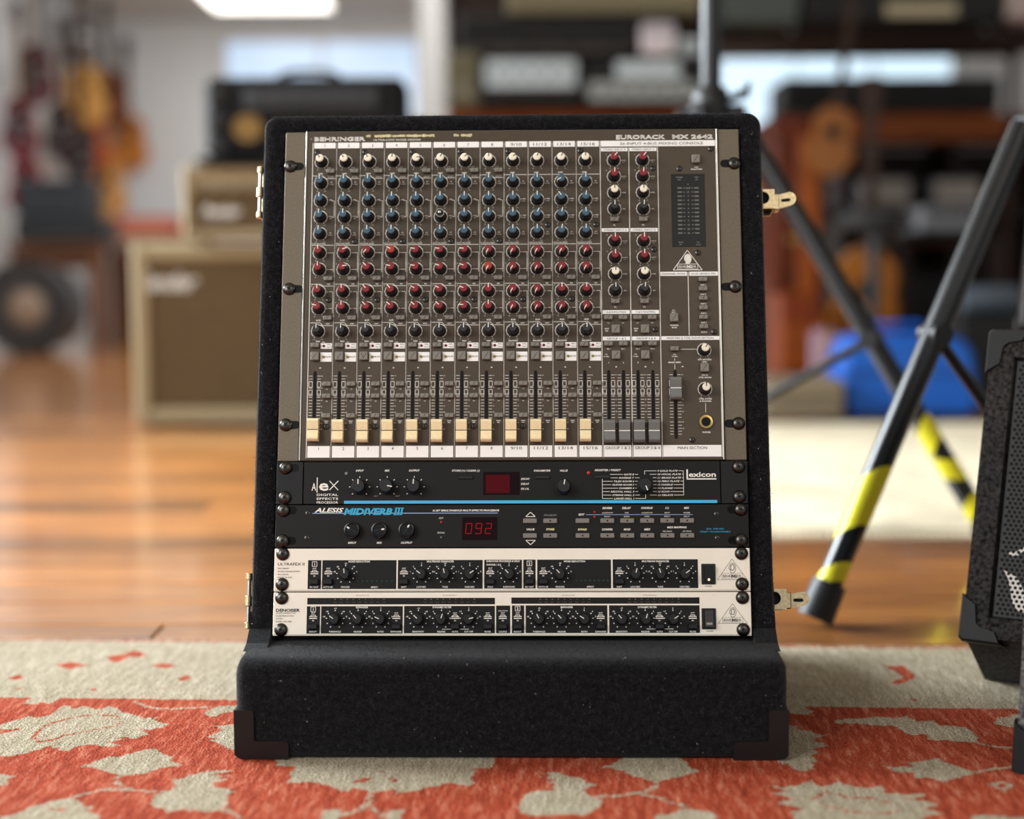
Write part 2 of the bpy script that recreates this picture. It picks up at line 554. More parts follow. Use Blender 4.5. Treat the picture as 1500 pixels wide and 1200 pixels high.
# ================================================================== rug
RUG_YAW=-0.05912
RUG_BEIGE=[
  [(-541,-116),(-534,-102),(-528,-88),(-516,-70),(-504,-73),(-494,-63),(-494,-34),(-489,-26),(-478,-41),(-469,-29),(-452,-43),(-438,-28),(-421,-49),(-405,-59),(-388,-73),(-375,-68),(-378,-79),(-356,-92),(-368,-111),(-385,-109),(-367,-127),(-379,-141),(-401,-135),(-389,-148),(-402,-152),(-385,-166),(-406,-167),(-417,-161),(-429,-168),(-432,-186),(-456,-169),(-466,-184),(-476,-197),(-493,-203),(-508,-198)],
  [(-402,-229),(-394,-214),(-388,-199),(-373,-198),(-367,-186),(-359,-180),(-351,-171),(-342,-179),(-333,-191),(-323,-196),(-322,-208),(-306,-221),(-322,-228),(-335,-245),(-351,-254),(-364,-248),(-375,-241),(-392,-231)],
  [(-307,-323),(-309,-306),(-301,-294),(-294,-282),(-305,-262),(-296,-259),(-289,-248),(-279,-236),(-252,-233),(-271,-248),(-251,-247),(-269,-258),(-251,-259),(-266,-272),(-258,-281),(-247,-284),(-239,-293),(-242,-303),(-236,-328),(-243,-344),(-259,-343),(-274,-339),(-284,-347),(-292,-337),(-301,-335)],
  [(-430,-367),(-415,-355),(-408,-335),(-398,-325),(-384,-315),(-369,-326),(-363,-336),(-355,-333),(-358,-345),(-340,-360),(-340,-383),(-363,-402),(-415,-396)],
  [(-330,-52),(-329,-38),(-320,-23),(-298,-19),(-287,-37),(-292,-47),(-309,-45),(-315,-62),(-323,-63)],
  [(-310,-96),(-297,-92),(-282,-85),(-263,-104),(-246,-178),(-267,-174),(-278,-167),(-287,-153),(-301,-144),(-292,-140),(-305,-132),(-299,-118),(-295,-108)],
  [(-480,-253),(-473,-253),(-455,-260),(-461,-269),(-452,-282),(-460,-285),(-470,-288)],
  [(-539,-24),(-541,2),(-534,5),(-505,5),(-507,-8),(-510,-24),(-521,-16),(-526,-25)],
  [(-215,-219),(-227,-167),(-132,-145),(-10,-158),(-7,-204),(-9,-218),(-29,-217),(-23,-227),(-26,-246),(-22,-257),(-23,-269),(-44,-261),(-60,-272),(-79,-286),(-89,-290),(-93,-278),(-102,-284),(-110,-290),(-130,-278),(-138,-290),(-150,-276),(-174,-262),(-195,-269),(-195,-248),(-199,-246),(-194,-221)],
  [(-149,-337),(-135,-332),(-129,-344),(-133,-362),(-136,-380),(-146,-363)],
  [(-92,-342),(-89,-332),(-74,-330),(-79,-341),(-77,-360),(-81,-377),(-88,-359)],
  [(23,-323),(24,-308),(26,-288),(35,-280),(50,-277),(55,-272),(47,-267),(56,-262),(41,-255),(57,-250),(38,-241),(54,-238),(37,-228),(54,-227),(67,-237),(79,-242),(81,-255),(92,-257),(82,-268),(81,-281),(88,-291),(96,-300),(96,-314),(88,-329),(77,-342),(71,-335),(57,-340),(36,-342),(27,-335)],
  [(92,-210),(108,-199),(120,-171),(165,-163),(178,-194),(180,-208),(189,-216),(177,-227),(165,-238),(147,-248),(135,-242),(126,-234),(117,-222),(105,-214)],
  [(142,-336),(157,-331),(162,-321),(174,-318),(191,-327),(198,-335),(189,-352),(164,-366),(143,-354)],
  [(245,-255),(266,-258),(278,-250),(290,-240),(295,-255),(304,-252),(316,-241),(320,-249),(332,-258),(353,-252),(352,-271),(370,-273),(387,-270),(383,-279),(367,-287),(383,-289),(396,-298),(379,-308),(392,-320),(372,-330),(362,-348),(312,-371),(262,-357),(262,-322),(272,-312),(249,-299),(269,-289),(249,-276),(267,-270)],
  [(363,-195),(374,-198),(392,-196),(388,-184),(406,-178),(420,-169),(428,-183),(436,-195),(447,-210),(430,-224),(408,-239),(404,-228),(386,-226),(390,-213),(373,-211)],
  [(339,-51),(353,-44),(376,-39),(389,-33),(407,-39),(418,-28),(424,-48),(443,-46),(445,-62),(469,-65),(476,-83),(475,-107),(469,-119),(447,-114),(425,-112),(425,-94),(410,-97),(400,-74),(405,-67),(376,-65),(365,-59),(339,-61)],
  [(280,-63),(289,-66),(300,-71),(296,-84),(311,-86),(313,-95),(326,-101),(307,-114),(322,-134),(303,-146),(310,-157),(301,-166),(304,-182),(299,-188),(296,-209),(283,-215),(279,-209),(275,-195),(266,-189)],
  [(293,1),(311,1),(324,-18),(312,-32),(295,-23)],
  [(503,-54),(515,-30),(524,-31),(535,-17),(547,-22),(540,-62),(523,-69),(514,-62)],
  [(414,-328),(427,-321),(442,-325),(460,-326),(466,-339),(438,-352),(411,-341)],
]
RUG_RED=[
  [(-532,-118),(-507,-114),(-515,-127),(-526,-131)],
  [(-393,-340),(-382,-345),(-378,-337),(-375,-343),(-382,-349),(-390,-345)],
  [(-134,-265),(-127,-250),(-119,-248),(-119,-256),(-131,-265)],
  [(-105,-247),(-97,-248),(-90,-262),(-97,-259)],
  [(-115,-233),(-109,-228),(-109,-236)],
  [(-514,183),(-498,193),(-489,217),(-464,189),(-475,180),(-484,184),(-493,152),(-502,160)],
  [(-564,140),(-550,154),(-518,136),(-535,132),(-538,119)],
  [(-449,140),(-434,154),(-414,143),(-426,130)],
  [(-599,82),(-589,96),(-581,79),(-586,71)],
  [(-398,82),(-392,104),(-384,91),(-388,75)],
  [(-573,39),(-564,39),(-564,31),(-570,32)],
  [(-489,37),(-477,40),(-478,30),(-484,31)],
  [(-408,46),(-400,47),(-403,40)],
  [(431,175),(447,173),(458,180),(458,155),(461,125),(445,101),(427,89),(428,101),(446,124),(442,149)],
  [(434,31),(444,33),(441,26),(435,25)],
]
RUG_STEM=[
  [(-383,-317),(-373,-302),(-357,-291),(-331,-293),(-304,-296)],
  [(-359,-256),(-355,-272),(-343,-285),(-331,-293)],
  [(-420,-9),(-397,-30),(-379,-38),(-350,-32),(-332,-27)],
  [(-236,-337),(-218,-357)],
  [(-112,-290),(-112,-314),(-118,-336),(-129,-348)],
  [(-112,-319),(-94,-347)],
  [(147,-248),(146,-262),(132,-278),(114,-287),(90,-292)],
  [(132,-283),(149,-293),(171,-314)],
  [(447,-210),(464,-200),(492,-191),(495,-222)],
  [(471,-122),(482,-130),(505,-136)],
  [(453,-243),(466,-236),(471,-247),(461,-257),(453,-248)],
]
RUG_LINE=[
  [(-477,-151),(-485,-135),(-487,-113),(-482,-93),(-468,-72),(-446,-61),(-421,-66),(-412,-80),(-412,-100),(-432,-114),(-453,-134),(-464,-154),(-474,-155)],
  [(285,-289),(297,-271),(308,-274),(320,-285),(335,-282),(342,-293),(352,-295)],
  [(291,-300),(295,-307),(307,-311),(311,-320),(329,-321),(343,-323),(353,-315)],
]



def seg_dist(P, A, B):
    d = B - A
    l2 = (d * d).sum() or 1e-9
    t = np.clip(((P - A) @ d) / l2, 0, 1)
    q = P - A - t[:, None] * d
    return np.sqrt((q * q).sum(1))


def poly_sdf(P, pts, closed=True):
    """positive inside, in millimetres"""
    pts = np.array(pts, float)
    n = len(pts)
    dist = np.full(len(P), 1e9)
    ins = np.zeros(len(P), bool)
    for i in range(n if closed else n - 1):
        A, B = pts[i], pts[(i + 1) % n]
        dist = np.minimum(dist, seg_dist(P, A, B))
        if closed:
            c = (A[1] > P[:, 1]) != (B[1] > P[:, 1])
            with np.errstate(divide='ignore', invalid='ignore'):
                xi = A[0] + (P[:, 1] - A[1]) / (B[1] - A[1]) * (B[0] - A[0])
            ins ^= c & (P[:, 0] < xi)
    return np.where(ins, dist, -dist) if closed else -dist


RX0, RX1, RY0, RY1 = -1500, 1500, -1150, 272
gx = np.concatenate([np.arange(RX0, -760, 12), np.arange(-760, 760, 5.), np.arange(760, RX1 + 1, 12)])
gy = np.concatenate([np.arange(RY0, -420, 12), np.arange(-420, RY1 + .1, 4.)])
gy[-1] = RY1
GX, GY = np.meshgrid(gx, gy)
P = np.stack([GX.ravel(), GY.ravel()], 1)
field = np.minimum(P[:, 1], 40.)                       # the pale border band lies at y > 0
edge_line = np.abs(P[:, 1] - 264) - 3.5                # red binding along the far edge


def stamp(cur, P, shp, mode, w=2.2):
    pts = np.array(shp, float)
    lo, hi = pts.min(0) - 45, pts.max(0) + 45
    k = np.where((P[:, 0] > lo[0]) & (P[:, 0] < hi[0]) & (P[:, 1] > lo[1]) & (P[:, 1] < hi[1]))[0]
    if not len(k):
        return
    if mode == 'add':
        cur[k] = np.maximum(cur[k], poly_sdf(P[k], shp))
    elif mode == 'sub':
        cur[k] = np.minimum(cur[k], -poly_sdf(P[k], shp))
    elif mode == 'addline':
        cur[k] = np.maximum(cur[k], w + poly_sdf(P[k], shp, False))
    else:
        cur[k] = np.minimum(cur[k], -(w + poly_sdf(P[k], shp, False)))


for s in RUG_BEIGE:
    stamp(field, P, s, 'add')
for s in RUG_STEM:
    stamp(field, P, s, 'addline', 2.4)
for s in RUG_RED:
    stamp(field, P, s, 'sub')
for s in RUG_LINE:
    stamp(field, P, s, 'subline', 1.8)
# the same flowers go on beyond what the photograph shows
for dx, dy, fx in ((-880, 10, 1), (880, 10, 1), (-100, -520, -1), (560, -560, 1), (-760, -560, 1), (980, -560, -1)):
    for s in RUG_BEIGE[:4] + RUG_BEIGE[8:12] + RUG_BEIGE[14:17]:
        q = [(fx * a + dx, b + dy) for a, b in s]
        cx = sum(a for a, b in q) / len(q)
        cy = sum(b for a, b in q) / len(q)
        if (abs(cx) > 700 or cy < -450) and cy < -30:
            stamp(field, P, q, 'add')
field = np.minimum(field, np.clip(edge_line, -30, 40))
field = np.clip(field, -30, 30) / 60 + .5
nx, ny = len(gx), len(gy)
hz = rng.normal(0, .0003, nx * ny)
vv = np.column_stack([P / 1000, hz])
ii = np.arange((nx - 1) * (ny - 1))
r_, c_ = ii // (nx - 1), ii % (nx - 1)
b0 = r_ * nx + c_
faces = np.column_stack([b0, b0 + 1, b0 + nx + 1, b0 + nx])
me = bpy.data.meshes.new('rug')
# a skirt gives the rug its thickness
border = np.concatenate([np.arange(nx), np.arange(1, ny) * nx + nx - 1, (ny - 1) * nx + np.arange(nx - 2, -1, -1), np.arange(ny - 2, 0, -1) * nx])
base = len(vv)
low = vv[border].copy()
low[:, 2] = FZ
vv = np.concatenate([vv, low])
m_ = len(border)
sk = [(int(border[(k + 1) % m_]), int(border[k]), base + k, base + (k + 1) % m_) for k in range(m_)]
me.from_pydata(vv.tolist(), [], faces.tolist() + sk)
atr = me.attributes.new('weave', 'FLOAT', 'POINT')
atr.data.foreach_set('value', np.concatenate([field, field[border]]).astype(np.float32))
me.polygons.foreach_set('use_smooth', [True] * len(me.polygons))


def rug_mat():
    m = bpy.data.materials.new('woven_wool')
    m.use_nodes = True
    nt = m.node_tree
    N = nt.nodes.new
    L = nt.links.new
    b = nt.nodes['Principled BSDF']
    tc = N('ShaderNodeTexCoord')
    at_ = N('ShaderNodeAttribute')
    at_.attribute_name = 'weave'

    def noise(scale, detail=3, vec=None, rough=.55):
        n = N('ShaderNodeTexNoise')
        n.inputs['Scale'].default_value = scale
        n.inputs['Detail'].default_value = detail
        n.inputs['Roughness'].default_value = rough
        L(vec or tc.outputs['Object'], n.inputs['Vector'])
        return n.outputs['Fac']

    def math_(op, a, b_):
        n = N('ShaderNodeMath')
        n.operation = op
        for i, q in enumerate((a, b_)):
            if isinstance(q, (int, float)):
                n.inputs[i].default_value = q
            else:
                L(q, n.inputs[i])
        return n.outputs[0]

    jag = math_('MULTIPLY', math_('SUBTRACT', noise(170, 3), .5), .22)
    f = math_('ADD', at_.outputs['Fac'], jag)
    mask = N('ShaderNodeMapRange')
    mask.inputs['From Min'].default_value = .480
    mask.inputs['From Max'].default_value = .520
    L(f, mask.inputs['Value'])
    mp = N('ShaderNodeMapping')
    mp.inputs['Rotation'].default_value = (0, 0, R(28))
    mp.inputs['Scale'].default_value = (150, 26, 1)
    L(tc.outputs['Object'], mp.inputs['Vector'])
    streak = noise(1., 4, mp.outputs['Vector'], .65)
    abrash = noise(3.2, 4)

    def ramp(fac, stops):
        r = N('ShaderNodeValToRGB')
        for i, (p, c) in enumerate(stops):
            e = r.color_ramp.elements[i] if i < 2 else r.color_ramp.elements.new(p)
            e.position = p
            e.color = (*lin(c), 1)
        L(fac, r.inputs['Fac'])
        return r.outputs['Color']

    def mix(fac, a, c, mode='MIX'):
        n = N('ShaderNodeMix')
        n.data_type = 'RGBA'
        n.blend_type = mode
        if isinstance(fac, float):
            n.inputs['Factor'].default_value = fac
        else:
            L(fac, n.inputs['Factor'])
        L(a, n.inputs['A'])
        L(c, n.inputs['B'])
        return n.outputs['Result']

    red = mix(.3, ramp(streak, ((.25, '#6e2210'), (.76, '#eea484'), (.5, '#b44a2c'))), ramp(abrash, ((.3, '#9e3e24'), (.7, '#c45e40'))))
    beige = mix(.35, ramp(streak, ((.25, '#8c7c5a'), (.75, '#dfd3ba'))), ramp(abrash, ((.3, '#a2957a'), (.7, '#c2b8a2'))))
    fine = ramp(noise(420, 3), ((.28, '#6c6c6c'), (.68, '#ffffff')))
    L(mix(.85, mix(mask.outputs['Result'], red, beige), fine, 'MULTIPLY'), b.inputs['Base Color'])
    b.inputs['Roughness'].default_value = .95
    b.inputs['Specular IOR Level'].default_value = .12
    bp = N('ShaderNodeBump')
    bp.inputs['Strength'].default_value = 1.
    bp.inputs['Distance'].default_value = .0035
    L(math_('ADD', math_('MULTIPLY', streak, .6), noise(420, 3)), bp.inputs['Height'])
    L(bp.outputs['Normal'], b.inputs['Normal'])
    return m


me.materials.append(rug_mat())
rug = link('rug', me, None, (0, 1.6105, 0), (0, 0, RUG_YAW))
tag(rug, 'faded red wool rug with pale flower motifs under the rack case', 'rug')

# pale rug further back on the right
M_PALERUG = mat('pale_wool', '#d4c9ae', .95, var=.16, vscale=9, bump=.6, bscale=500, bdist=.003, spec=.1)
q0, q1 = (.05, 2.70), (1.9, 4.62)
t = thing('pale_rug', 'plain pale beige rug behind the speaker stands', 'rug', ((q0[0] + q1[0]) / 2, (q0[1] + q1[1]) / 2, FZ))
MB().box((0, 0, .005), (q1[0] - q0[0], q1[1] - q0[1], .01), 0, .003).build('weave', M_PALERUG, t)
fr = MB()
for k in range(150):
    x = -(q1[0] - q0[0]) / 2 + (k + .5) / 150 * (q1[0] - q0[0])
    fr.box((x, -(q1[1] - q0[1]) / 2 - .014, .003), (.004, .03 + random.random() * .012, .004))
tag(fr.build('fringe', M_PALERUG, t), kind='stuff')

# ================================================================== the rack: panel frame
RO = Vector((-.00182, 1.48703, .1051))
LEAN, RYAW = R(14.529), R(-1.2353)
Rz = Matrix.Rotation(RYAW, 3, 'Z')
EX = Rz @ Vector((1, 0, 0))
EV = Rz @ Vector((0, sin(LEAN), cos(LEAN)))
EN = EX.cross(EV)
U = .04445


def panel_matrix(v0):
    o = RO + EV * v0
    m = Matrix.Identity(4)
    for i, e in enumerate((EX, EV, EN)):
        for r in range(3):
            m[r][i] = e[r]
    m.translation = o
    return m


# ------------------------------------------------------------------ carpeted case
def carpet_mat(name, dark, light, scale=900.):
    return mat(name, dark, .95, var=.5, vscale=scale * .35, col2=light, bump=1., bscale=scale, bdist=.002, spec=.15, sheen=.12)


M_CARPET = carpet_mat('black_carpet', '#050506', '#141416')
M_PILE = mat('carpet_fibre', '#0e0e11', .9, var=.6, vscale=160, col2='#4a4a52', spec=.15)
M_LINT = mat('lint', '#d5d2cc', .9)
M_CORNER = mat('black_corner_plastic', '#151314', .4, bump=.15, bscale=900, bdist=.0005)

case = thing('rack_case', 'black carpeted slant rack case holding the mixer and rack units on the rug', 'rack case', (RO.x, RO.y, 0), RYAW)
HWO, HWI = .2665, .2425
TOP_O, TOP_I = .5545, .5345
BOT = -.012
path = [((-HWI, BOT), (-HWO, BOT))]
for k in range(1, 10):
    vv_ = BOT + (TOP_I - .02 - BOT) * k / 9
    path.append(((-HWI, vv_), (-HWO, vv_)))
rad = .015


def arc_pts(cx, cy, a0, a1, r, n=7):
    return [(cx + r * cos(R(a0 + (a1 - a0) * k / n)), cy + r * sin(R(a0 + (a1 - a0) * k / n))) for k in range(n + 1)]


for p in arc_pts(-HWO + rad, TOP_O - rad, 180, 90, rad):
    path.append(((-HWI, TOP_I), p))
for k in range(1, 12):
    x = -HWO + rad + (2 * HWO - 2 * rad) * k / 12
    path.append(((max(-HWI, min(HWI, x)), TOP_I), (x, TOP_O)))
for p in arc_pts(HWO - rad, TOP_O - rad, 90, 0, rad):
    path.append(((HWI, TOP_I), p))
for k in range(1, 10):
    vv_ = TOP_I - .02 - (TOP_I - .02 - BOT) * k / 9
    path.append(((HWI, vv_), (HWO, vv_)))
path.append(((HWI, BOT), (HWO, BOT)))
prof = [(0, -.23), (0, -.012), (.03, -.008), (.12, -.0045), (.3, -.003), (.7, -.003), (.87, -.0045), (.96, -.009), (1, -.015), (1, -.23)]
PMc = panel_matrix(0)
inv_case = (Matrix.Translation((RO.x, RO.y, 0)) @ Matrix.Rotation(RYAW, 4, 'Z')).inverted()


def c2l(u, v, wz):
    """panel coordinates -> case-local"""
    return inv_case @ (PMc @ Vector((u, v, wz)))


vs, fs = [], []
for (i_, o_) in path:
    for t_, d_ in prof:
        vs.append(c2l(i_[0] + (o_[0] - i_[0]) * t_, i_[1] + (o_[1] - i_[1]) * t_, d_))
np_ = len(prof)
for k in range(len(path) - 1):
    for j in range(np_ - 1):
        fs.append((k * np_ + j, k * np_ + j + 1, (k + 1) * np_ + j + 1, (k + 1) * np_ + j))
    fs.append((k * np_ + np_ - 1, k * np_, (k + 1) * np_, (k + 1) * np_ + np_ - 1))
fs.append(tuple(range(np_)))
fs.append(tuple(reversed(range((len(path) - 1) * np_, len(path) * np_))))
MB().add(vs, fs, 0, True).build('shell', M_CARPET, case)
# backing board inside the opening
bb = MB()
bb.add([c2l(-HWI, BOT, -.225), c2l(HWI, BOT, -.225), c2l(HWI, TOP_I, -.225), c2l(-HWI, TOP_I, -.225)], [(0, 1, 2, 3)])
bb.add([c2l(-HWO, BOT, -.24), c2l(HWO, BOT, -.24), c2l(HWO, TOP_O, -.24), c2l(-HWO, TOP_O, -.24)], [(3, 2, 1, 0)])
bb.build('back_panel', M_CARPET, case)

# base: long box with rounded edges, lathe-like sweep of a rounded profile along x
BY0, BY1, BZ0, BZ1 = -.068, .36, .001, .0985
bp_ = []
for cx, cy, a0, rr in ((BY1 - .01, BZ1 - .01, 90, .01), (BY0 + .016, BZ1 - .016, 90, .016), (BY0 + .007, BZ0 + .007, 180, .007), (BY1 - .007, BZ0 + .007, 270, .007)):
    if cx > 0 and cy > .05:
        bp_ += [(BY1, BZ1 - .006), (BY1 - .006, BZ1)]
    else:
        bp_ += arc_pts(cx, cy, a0, a0 + 90, rr, 5)
xs = [(-HWO - .0005, .985), (-HWO + .003, .997)] + [(-HWO + .008 + (2 * HWO - .016) * k / 30, 1) for k in range(31)] + [(HWO - .003, .997), (HWO + .0005, .985)]
vs, fs = [], []
cyb, czb = (BY0 + BY1) / 2, (BZ0 + BZ1) / 2
ins = [.009, .0025] + [0] * 31 + [.0025, .009]
for (x, _), d in zip(xs, ins):
    for yy, zz in bp_:
        sy = 1 - d / ((BY1 - BY0) / 2)
        sz = 1 - d / ((BZ1 - BZ0) / 2)
        vs.append((x, cyb + (yy - cyb) * sy, czb + (zz - czb) * sz))
nb = len(bp_)
for k in range(len(xs) - 1):
    for j in range(nb):
        fs.append((k * nb + j, (k + 1) * nb + j, (k + 1) * nb + (j + 1) % nb, k * nb + (j + 1) % nb))
fs.append(tuple(range(nb)))
fs.append(tuple(reversed(range((len(xs) - 1) * nb, len(xs) * nb))))
MB().add(vs, fs, 0, True).build('base', M_CARPET, case)
# padded web where the sides run out on the step
for s in (-1, 1):
    pts = [(.012, .097), (.012, .128), (.004, .112), (-.012, .101), (-.03, .097)]
    M = Matrix(((0, 0, 1, 0), (1, 0, 0, 0), (0, 1, 0, 0), (0, 0, 0, 1)))
    x0_, x1_ = sorted((s * (HWI + .001), s * (HWO - .0005)))
    MB().prism(pts, x0_, x1_, 0, M).build('side_gusset', M_CARPET, case)

# carpet pile: short fibres on every face that shows
NP = 90000
fv, ff = [], []


def fibres(n, sampler, lo=.0010, hi=.0026):
    global fv, ff
    for _ in range(n):
        p, nn = sampler()
        l = random.uniform(lo, hi)
        t_ = Vector((random.gauss(0, 1), random.gauss(0, 1), random.gauss(0, 1)))
        tip = p + nn * (l * .55) + t_ * (l * .38)
        s_ = t_.cross(nn)
        if s_.length < 1e-6:
            continue
        s_.normalize()
        s_ *= .00016
        o = len(fv)
        fv += [p - s_, p + s_, tip]
        ff.append((o, o + 1, o + 2))


nF = inv_case.to_3x3() @ EN
UP = Vector((0, 0, 1))
nfront = Vector((0, -1, 0))


def s_side():
    s = random.choice((-1, 1))
    t_ = random.random()
    v_ = random.uniform(.0, TOP_O - .02)
    if t_ < .86:
        return c2l(s * random.uniform(HWI + .001, HWO - .002), v_, -.003), nF
    return c2l(s * HWO, v_, -random.uniform(.006, .04)), Vector((s, 0, 0))


def s_top():
    if random.random() < .8:
        return c2l(random.uniform(-HWO + .008, HWO - .008), random.uniform(TOP_I + .001, TOP_O - .002), -.003), nF
    return c2l(random.uniform(-HWO + .014, HWO - .014), TOP_O, -random.uniform(.004, .04)), UP


def s_base():
    return Vector((random.uniform(-HWO + .003, HWO - .003), BY0, random.uniform(.006, BZ1 - .014))), nfront


def s_step():
    t_ = random.random()
    x = random.uniform(-HWO + .003, HWO - .003)
    if t_ < .4:
        a = random.uniform(0, pi / 2)
        n_ = Vector((0, -cos(a), sin(a)))
        return Vector((x, BY0 + .016, BZ1 - .016)) + n_ * .016, n_
    return Vector((x, random.uniform(BY0 + .014, .002), BZ1)), UP


def s_bside():
    s = random.choice((-1, 1))
    return Vector((s * HWO, random.uniform(BY0 + .006, BY0 + .06), random.uniform(.01, BZ1 - .008))), Vector((s, -.3, 0))


fibres(30000, s_side)
fibres(11000, s_top)
fibres(46000, s_base, .0009, .0022)
fibres(14000, s_step, .001, .0028)
fibres(5000, s_bside, .001, .003)
o = MB()
o.v, o.f, o.mi, o.sm = fv, ff, [0] * len(ff), [False] * len(ff)
tag(o.build('carpet_pile', M_PILE, case), kind='stuff')
# lint caught in the carpet
lv = MB()
for k in range(85):
    p, n_ = random.choice((s_base, s_base, s_step, s_step, s_side))()
    p = p + n_ * .0018
    a = n_.orthogonal().normalized()
    a.rotate(Matrix.Rotation(random.uniform(0, 6.3), 3, n_))
    b = n_.cross(a)
    L_ = random.choice((.0005, .0006, .0008, .0022)) * random.uniform(.6, 1.3)
    w_ = .00022 if L_ < .0015 else .00011
    pts = [p + a * (L_ * (t_ - .5)) + b * (L_ * .3 * (t_ - .5) ** 2) for t_ in (0, .5, 1)]
    for q0_, q1_ in zip(pts[:-1], pts[1:]):
        lv.add([q0_ - b * w_, q0_ + b * w_, q1_ + b * w_, q1_ - b * w_], [(0, 1, 2, 3)])
tag(lv.build('lint', M_LINT, case), kind='stuff')

# corner protectors
for s in (-1, 1):
    cp = MB()
    xo = HWO + .0018
    L2 = [(0, 0), (.053, 0), (.053, .0155), (.051, .018), (.021, .018), (.0195, .0195), (.0195, .047), (.0175, .049), (.0, .049)]
    rounded = arc_pts(.008, .008, 180, 270, .008, 5) + L2[1:-1] + [(0, .049)]
    Mf = Matrix(((-s, 0, 0, s * xo), (0, 0, -1, BY0 + .0005), (0, 1, 0, .0005), (0, 0, 0, 1)))
    cp.prism(rounded, 0, .0028, 0, Mf)
    # side flange
    side = [(0, .004), (.05, .004), (.05, .018), (.02, .018), (.02, .049), (0, .049)]
    Ms = Matrix(((0, 0, s, s * (HWO - .0012)), (1, 0, 0, BY0 - .0022), (0, 1, 0, 0), (0, 0, 0, 1)))
    cp.prism(side, 0, .0028, 0, Ms)
    pr = cp.build('corner_protector', M_CORNER, case)
    for yy, zz in ((.011, .041), (.011, .025), (.03, .011)):
        rv = MB().lathe([(.0035, 0), (.003, .0013), (.0015, .0019)], 10)
        rv.v = [(s * c_, a_, b_) for a_, b_, c_ in rv.v]
        rv.build('rivet', M_CORNER, pr, (s * (HWO + .0016), BY0 + yy, zz))

# latches on the right side, catches on the left side
def latch(v_, ang, name):
    piv = c2l(HWO, v_, -.045)
    t_ = link(name, None, case, piv, (-LEAN, 0, 0))
    t_.empty_display_size = .01
    MB().box((.0012, 0, 0), (.0024, .036, .040), 0, .001).build('plate', M_NICKEL, t_)
    bd = MB()
    outer = [(.0024, -.0085), (.013, -.0085), (.0155, -.006), (.0155, .0105), (.013, .013), (.0024, .013)]
    hole = arc_pts(.003, .003, -90, 90, .0068, 8)
    # two cheeks with a half-round window
    M = Matrix(((1, 0, 0, 0), (0, 0, -1, 0), (0, 1, 0, 0), (0, 0, 0, 1)))
    for y0_ in (-.016, .013):
        ring = [(.003, -.0085)] + [(.0155, -.0085), (.0155, .0125), (.003, .0125)] + list(reversed(hole))
        bd.prism(ring, -y0_ - .003, -y0_, 0, M)
    bd.box((.0145, 0, .002), (.0022, .03, .02), 0, .0008)
    bd.build('body', M_NICKEL, t_)
    MB().box((.0075, 0, .002), (.009, .024, .016)).build('dark_fill', M_MATTE, t_)  # black box put in to darken the half-round window of the latch
    lv_ = MB()
    lever = arc_pts(.034, .003, -80, 80, .0075, 8) + [(.030, .0095), (.024, .0085), (.0165, .0095), (.0165, -.0075), (.024, -.0065), (.030, -.0055)]
    Ml = M @ Matrix.Rotation(R(ang), 4, 'Z')
    lv_.prism(lever, -.0015, .0015, 0, Ml)
    lv_.box((.019, 0, .001), (.006, .012, .017), 0, .001)
    slot = arc_pts(.0335, .0015, -90, 90, .0017, 5) + arc_pts(.0265, .0015, 90, 270, .0017, 5)
    lv2 = MB().prism(slot, .0012, .0018, 0, Ml)
    lv_.build('lever', M_NICKEL, t_)
    lv2.build('lever_slot', M_MATTE, t_)
    return t_


latch(.463, 6, 'latch')
latch(.036, 0, 'latch')


def catch(v_, name):
    piv = c2l(-HWO, v_, -.03)
    t_ = link(name, None, case, piv, (-LEAN, 0, 0))
    t_.empty_display_size = .01
    MB().box((-.0012, .004, 0), (.0024, .03, .056), 0, .001).build('plate', M_NICKEL, t_)
    k = MB()
    k.cyl((-.004, -.012, -.024), (-.004, -.012, .024), .0021, n=10)
    k.build('pin', M_STEEL, t_)
    k = MB()
    for z0_, z1_, r_ in ((-.0285, -.0215, .0036), (-.0055, .0055, .0040), (.0215, .0285, .0036)):
        k.lathe([(r_ * .8, z0_), (r_, z0_ + .0008), (r_, z1_ - .0008), (r_ * .8, z1_)], 12, (-.004, -.012, 0))
        k.box((-.0022, -.004, (z0_ + z1_) / 2), (.0022, .016, z1_ - z0_), 0, .0004)
    k.build('barrel', M_NICKEL, t_)
    return t_


catch(.472, 'latch_catch')
catch(.036, 'latch_catch')

# ------------------------------------------------------------------ shared rack hardware
def mm(*a):
    return tuple(q / 1000 for q in a)


def make_screw():
    m = MB()
    m.lathe([(.0068, 0), (.0068, .0006), (.0062, .0018), (.0048, .0030), (.0028, .0037), (.0012, .0039)], 18)
    return m.mesh('screw', M_SCREW)


ME_SCREW = make_screw()
ME_RECESS = MB().box((0, 0, .0037), (.0042, .0010, .0008)).box((0, 0, .0037), (.0010, .0042, .0008)).mesh('recess', M_MATTE)
ME_SLOT = MB().prism(arc_pts(.0045, 0, -90, 90, .0042, 6) + arc_pts(-.0045, 0, 90, 270, .0042, 6), 0, .0002).mesh('mounting_slot', M_MATTE)
ME_SMALLSCREW = MB().lathe([(.0032, 0), (.0030, .0010), (.0020, .0017), (.0008, .0018)], 12).mesh('panel_screw', M_SCREW)
ME_SMALLREC = MB().box((0, 0, .0017), (.0026, .0006, .0004)).box((0, 0, .0017), (.0006, .0026, .0004)).mesh('recess', M_MATTE)


def rack_screw(parent, u, v, z=.0022, slot_dx=0.):
    if slot_dx:
        link('mounting_slot', ME_SLOT, parent, mm(u + slot_dx, v, z * 1000 - .1))
    s_ = link('rack_screw', ME_SCREW, parent, mm(u, v, z * 1000), (0, 0, random.uniform(0, 1.5)))
    link('recess', ME_RECESS, s_)


def small_screw(parent, u, v, z):
    s_ = link('panel_screw', ME_SMALLSCREW, parent, mm(u, v, z), (0, 0, random.uniform(0, 1.5)))
    link('recess', ME_SMALLREC, s_)


